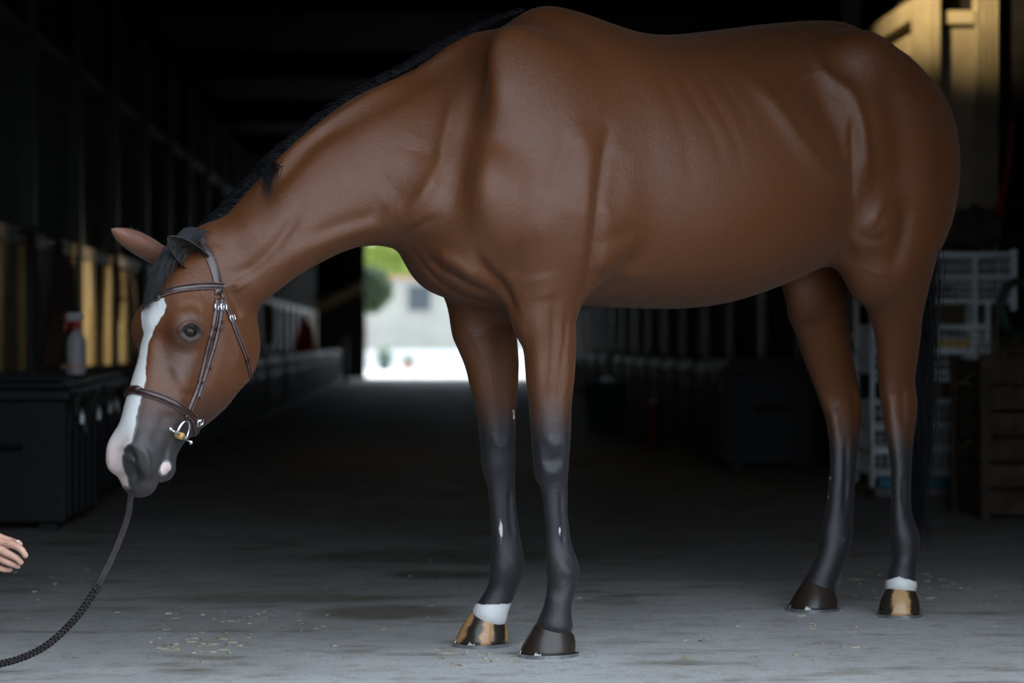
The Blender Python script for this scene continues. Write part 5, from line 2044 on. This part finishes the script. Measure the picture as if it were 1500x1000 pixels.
# ------------------------------------------------------------------ outside the far end
GROUND = mat('bright_gravel', (0.55, 0.53, 0.48), rough=0.9, var=0.12, scale=2)
placed(MB().box((-60, FAR + 0.3, -0.14), (60, 190, -0.012)), 'ground_far_yard', GROUND)
RENDER = mat('pale_render', (0.22, 0.22, 0.20), rough=0.9, var=0.08, scale=1.5)
GLASSD = mat('dark_window_glass', (0.05, 0.06, 0.07), rough=0.15, var=0.2)
hb_ = 72.0
hs = lambda px, py, b=hb_: BP(px, py, b)
house = thing('house', B(hs(540, 500)[0], hb_), 'pale rendered building outside the far opening', 'building', rz=PSI)
hx0 = hs(500, 500)[0] - hs(540, 500)[0]
hx1 = hs(860, 500)[0] - hs(540, 500)[0]
zr = hs(600, 408)[1]
MB().box((hx0, 0, 0), (hx1, 6, zr)).build('wall', RENDER, house)
for (x0, x1, y0, y1) in ((598, 631, 455, 418), (690, 722, 455, 418)):
    u0, u1 = hs(x0, 500)[0] - hs(540, 500)[0], hs(x1, 500)[0] - hs(540, 500)[0]
    v0, v1 = hs(x0, y0)[1], hs(x0, y1)[1]
    f_ = MB().box((u0 - .05, -.06, v0 - .05), (u1 + .05, .0, v0)).box((u0 - .05, -.06, v1), (u1 + .05, 0, v1 + .05)).box((u0 - .05, -.06, v0), (u0, 0, v1)).box((u1, -.06, v0), (u1 + .05, 0, v1)).build('window', RENDER, house)
    MB().box((u0, -.03, v0), (u1, -.005, v1)).build('pane', GLASSD, f_)
MB().box((hx0 - .1, -.1, zr), (hx1 + .1, 6.1, zr + .08)).build('roof', mat('roof_tile', (0.32, 0.16, 0.10), rough=.8), house)
MB().box((hx0, -.12, 0), (hx1, 0, 0.55)).build('plinth', mat('plinth_grey', (0.5, 0.5, 0.5), rough=.9), house)
for k, (px, py, s_) in enumerate([(563, 508, .20), (598, 506, .13)]):
    u_ = hs(px, py, 66)
    t = thing('flower_pot', B(u_[0], 66.0), ['dark plant pot outside the far opening, left of the two', 'small terracotta pot outside the far opening, right of the two'][k], 'pot', rz=PSI)
    MB().lathe([(s_ * .7, 0), (s_, s_ * 1.6), (s_ * 1.08, s_ * 1.6), (s_ * 1.08, s_ * 1.8)], 14).build('pot', mat('pot_glaze%d' % k, (0.05, 0.09, 0.09) if k == 0 else (0.4, 0.16, 0.10), rough=.5), t, smooth=True)
    pm = MB()
    for q in range(26):
        d_ = nrm(rg_.normal(0, 1, 3) * np.array([1, 1, .5]) + np.array([0, 0, 1.0]))
        pm.tube(np.array([(0, 0, s_ * 1.7), d_ * s_ * 1.2 + np.array([0, 0, s_ * 1.7]), d_ * s_ * 2.2 + np.array([0, 0, s_ * 1.4])]), [.02, .025, .004], n=3)
    pm.build('leaves', mat('pot_leaf%d' % k, (0.04, 0.10, 0.04), rough=.6), t)


def leaf_mat(name, c):
    m = mat(name, c, rough=0.6, var=0.35, scale=1.2)
    nt = m.node_tree
    tr = nt.nodes.new('ShaderNodeBsdfTranslucent')
    tr.inputs[0].default_value = (c[0] * 1.6, c[1] * 1.6, c[2] * 1.2, 1)
    mx = nt.nodes.new('ShaderNodeMixShader')
    mx.inputs[0].default_value = 0.5
    nt.links.new(nt.nodes['Principled BSDF'].outputs[0], mx.inputs[1])
    nt.links.new(tr.outputs[0], mx.inputs[2])
    nt.links.new(mx.outputs[0], nt.nodes['Material Output'].inputs[0])
    return m


BARK = mat('bark', (0.10, 0.07, 0.05), rough=0.9, var=0.3)
for k, (px, py, b, r, c, lab) in enumerate([(556, 375, 82.0, 1.25, (0.17, 0.22, 0.05), 'yellow-green tree behind the pale building, at the far opening\'s left edge'), (532, 424, 58.0, 0.70, (0.05, 0.075, 0.045), 'dark green bush low at the left edge of the far opening'),
                                            (606, 372, 86.0, 1.5, (0.06, 0.11, 0.035), 'mid green tree behind the building in the middle of the far opening'), (652, 400, 90.0, 1.5, (0.035, 0.08, 0.03), 'deep green tree behind the building, next to the horse\'s chest'),
                                            (590, 340, 100.0, 1.3, (0.28, 0.12, 0.07), 'reddish flowering tree top just below the horse\'s throat')]):
    a_, z_ = BP(px, py, b)
    t = thing('garden_tree', B(a_, b), lab, 'tree', rz=PSI)
    MB().tube(np.array([(0, 0, 0), (0.05, 0, z_ * .5), (0, 0, z_)]), [.05, .04, .02], n=8).build('trunk', BARK, t, smooth=True)
    lf = MB()
    for q in range(1500):
        d_ = nrm(rg_.normal(0, 1, 3)) * r * rg_.random() ** 0.4 * np.array([1, 1, .8])
        c0_ = np.array([0, 0, z_]) + d_
        u_ = nrm(rg_.normal(0, 1, 3)) * .13
        v_ = nrm(np.cross(u_, rg_.normal(0, 1, 3))) * .07
        lf.add([c0_ - u_, c0_ + v_, c0_ + u_, c0_ - v_], [(0, 1, 2, 3)])
    lf.build('foliage', leaf_mat('leaf_%d' % k, c), t)

# ------------------------------------------------------------------ chaff on the floor, floor joint, drain cover
CHAFF = mat('straw_chaff', (0.26, 0.22, 0.15), rough=0.9, var=0.5, scale=25)
ch = MB()
for (px, py, sx, sy, n) in [(290, 945, 40, 9, 60), (345, 905, 45, 5, 20), (420, 920, 60, 10, 14), (1420, 850, 60, 25, 30), (1300, 850, 60, 15, 30), (1160, 930, 90, 30, 30), (600, 880, 200, 40, 30), (120, 870, 80, 40, 22), (1000, 880, 250, 40, 24), (700, 960, 60, 10, 30)]:
    for k in range(n):
        x, y = px + rg_.normal(0, sx), py + rg_.normal(0, sy)
        if y < 640: continue
        Yd = CAMZ * FPX / (y - 500)
        p_ = P(x, y, Yd)
        an = rg_.uniform(0, math.pi)
        ln, wd = rg_.uniform(.003, .014), rg_.uniform(.001, .0035)
        d_, e_ = np.array([math.cos(an), math.sin(an), 0]), np.array([-math.sin(an), math.cos(an), 0])
        z_ = rg_.uniform(.001, .004)
        vs = [p_ + d_ * ln * a_ + e_ * wd * c_ + ZUP * (0.0005 + zz_) for zz_ in (0, z_) for (a_, c_) in ((-1, -1), (1, -1), (1, 1), (-1, 1))]
        ch.add(vs, [(4, 5, 6, 7), (0, 1, 5, 4), (1, 2, 6, 5), (2, 3, 7, 6), (3, 0, 4, 7)])
tag(ch.build('straw_chaff', CHAFF, None), 'scattered straw chips on the concrete floor', 'straw', kind='stuff')
for (x0, y0, x1, y1) in ((-200, 786, 372, 810),):
    A_ = P(x0, y0, CAMZ * FPX / (y0 - 500))
    C_ = P(x1, y1, CAMZ * FPX / (y1 - 500))
    jt = MB()
    q = [A_ + (C_ - A_) * f_ + np.array([0, 0.02 * math.sin(f_ * 23), 0]) for f_ in np.linspace(0, 1, 40)]
    vs = []
    for i, p_ in enumerate(q):
        w2_ = 0.016 * (0.5 + abs(math.sin(i * 2.1))) * (1 - (i / 40) ** 4)
        vs += [p_ + np.array([0, -w2_, 0.0008]), p_ + np.array([0, w2_, 0.0008])]
    jt.grid(vs, 40, 2)
    o = jt.build('floor_joint', mat('dark_joint', (0.03, 0.027, 0.024), rough=.9), None)
    o['kind'] = 'structure'

# ------------------------------------------------------------------ unseen lamps added to give the warm patches on the walls
LAMPB = mat('added_lamp_housing', (0.05, 0.05, 0.05), rough=0.5)
LAMPG = bpy.data.materials.new('added_lamp_glass')
LAMPG.use_nodes = True
LAMPG.node_tree.nodes['Principled BSDF'].inputs['Emission Color'].default_value = (1, .75, .4, 1)
LAMPG.node_tree.nodes['Principled BSDF'].inputs['Emission Strength'].default_value = 3.0  # glowing lens of the added lamps


def flood(loc, target, power, size, blend, lab, radius=0.08):  # an added lamp: housing, lens and a warm spot, out of view
    L_ = Vector(B(*loc))
    T_v = Vector(B(*target))
    t = thing('added_lamp', L_, lab, 'lamp')
    rot = (T_v - L_).to_track_quat('-Z', 'Y').to_euler()
    h = MB().lathe([(0.03, .14), (0.06, .12), (0.09, .03), (0.11, 0.0), (0.115, -.02), (0.105, -.02), (0.08, .04), (0.02, .10)], 18).build('housing', LAMPB, t, smooth=True)
    h.rotation_euler = rot
    g = MB().lathe([(0.078, .03), (0.075, .036), (0.02, .04)], 18).build('lens', LAMPG, h, smooth=True)
    MB().box((-.02, -.02, .14), (.02, .02, .40)).build('bracket', LAMPB, t)
    d = bpy.data.lights.new('added_light', 'SPOT')
    d.energy = power
    d.color = (1.0, 0.78, 0.45)
    d.spot_size = math.radians(size)
    d.spot_blend = blend
    d.shadow_soft_size = radius
    o = bpy.data.objects.new('added_light', d)
    COL.objects.link(o)
    o.parent = t
    o.rotation_euler = rot
    o.location = (T_v - L_).normalized() * 0.05


for b_, zt_, pw, lab in ((13.3, 0.90, 700, 'first'), (16.3, 0.84, 1300, 'second'), (18.1, 0.84, 1200, 'third')):
    flood((1.6, b_ + 0.3, 3.9), (LW, b_, zt_), pw, 20, 1.0, lab + ' of three added flood lamps aimed at the left stall panels, out of frame')
flood((0.2, 11.2, 3.9), (2.9, 14.0, 3.15), 2200, 24, 1.0, 'added flood lamp under the roof lighting the tack room wall, out of frame')
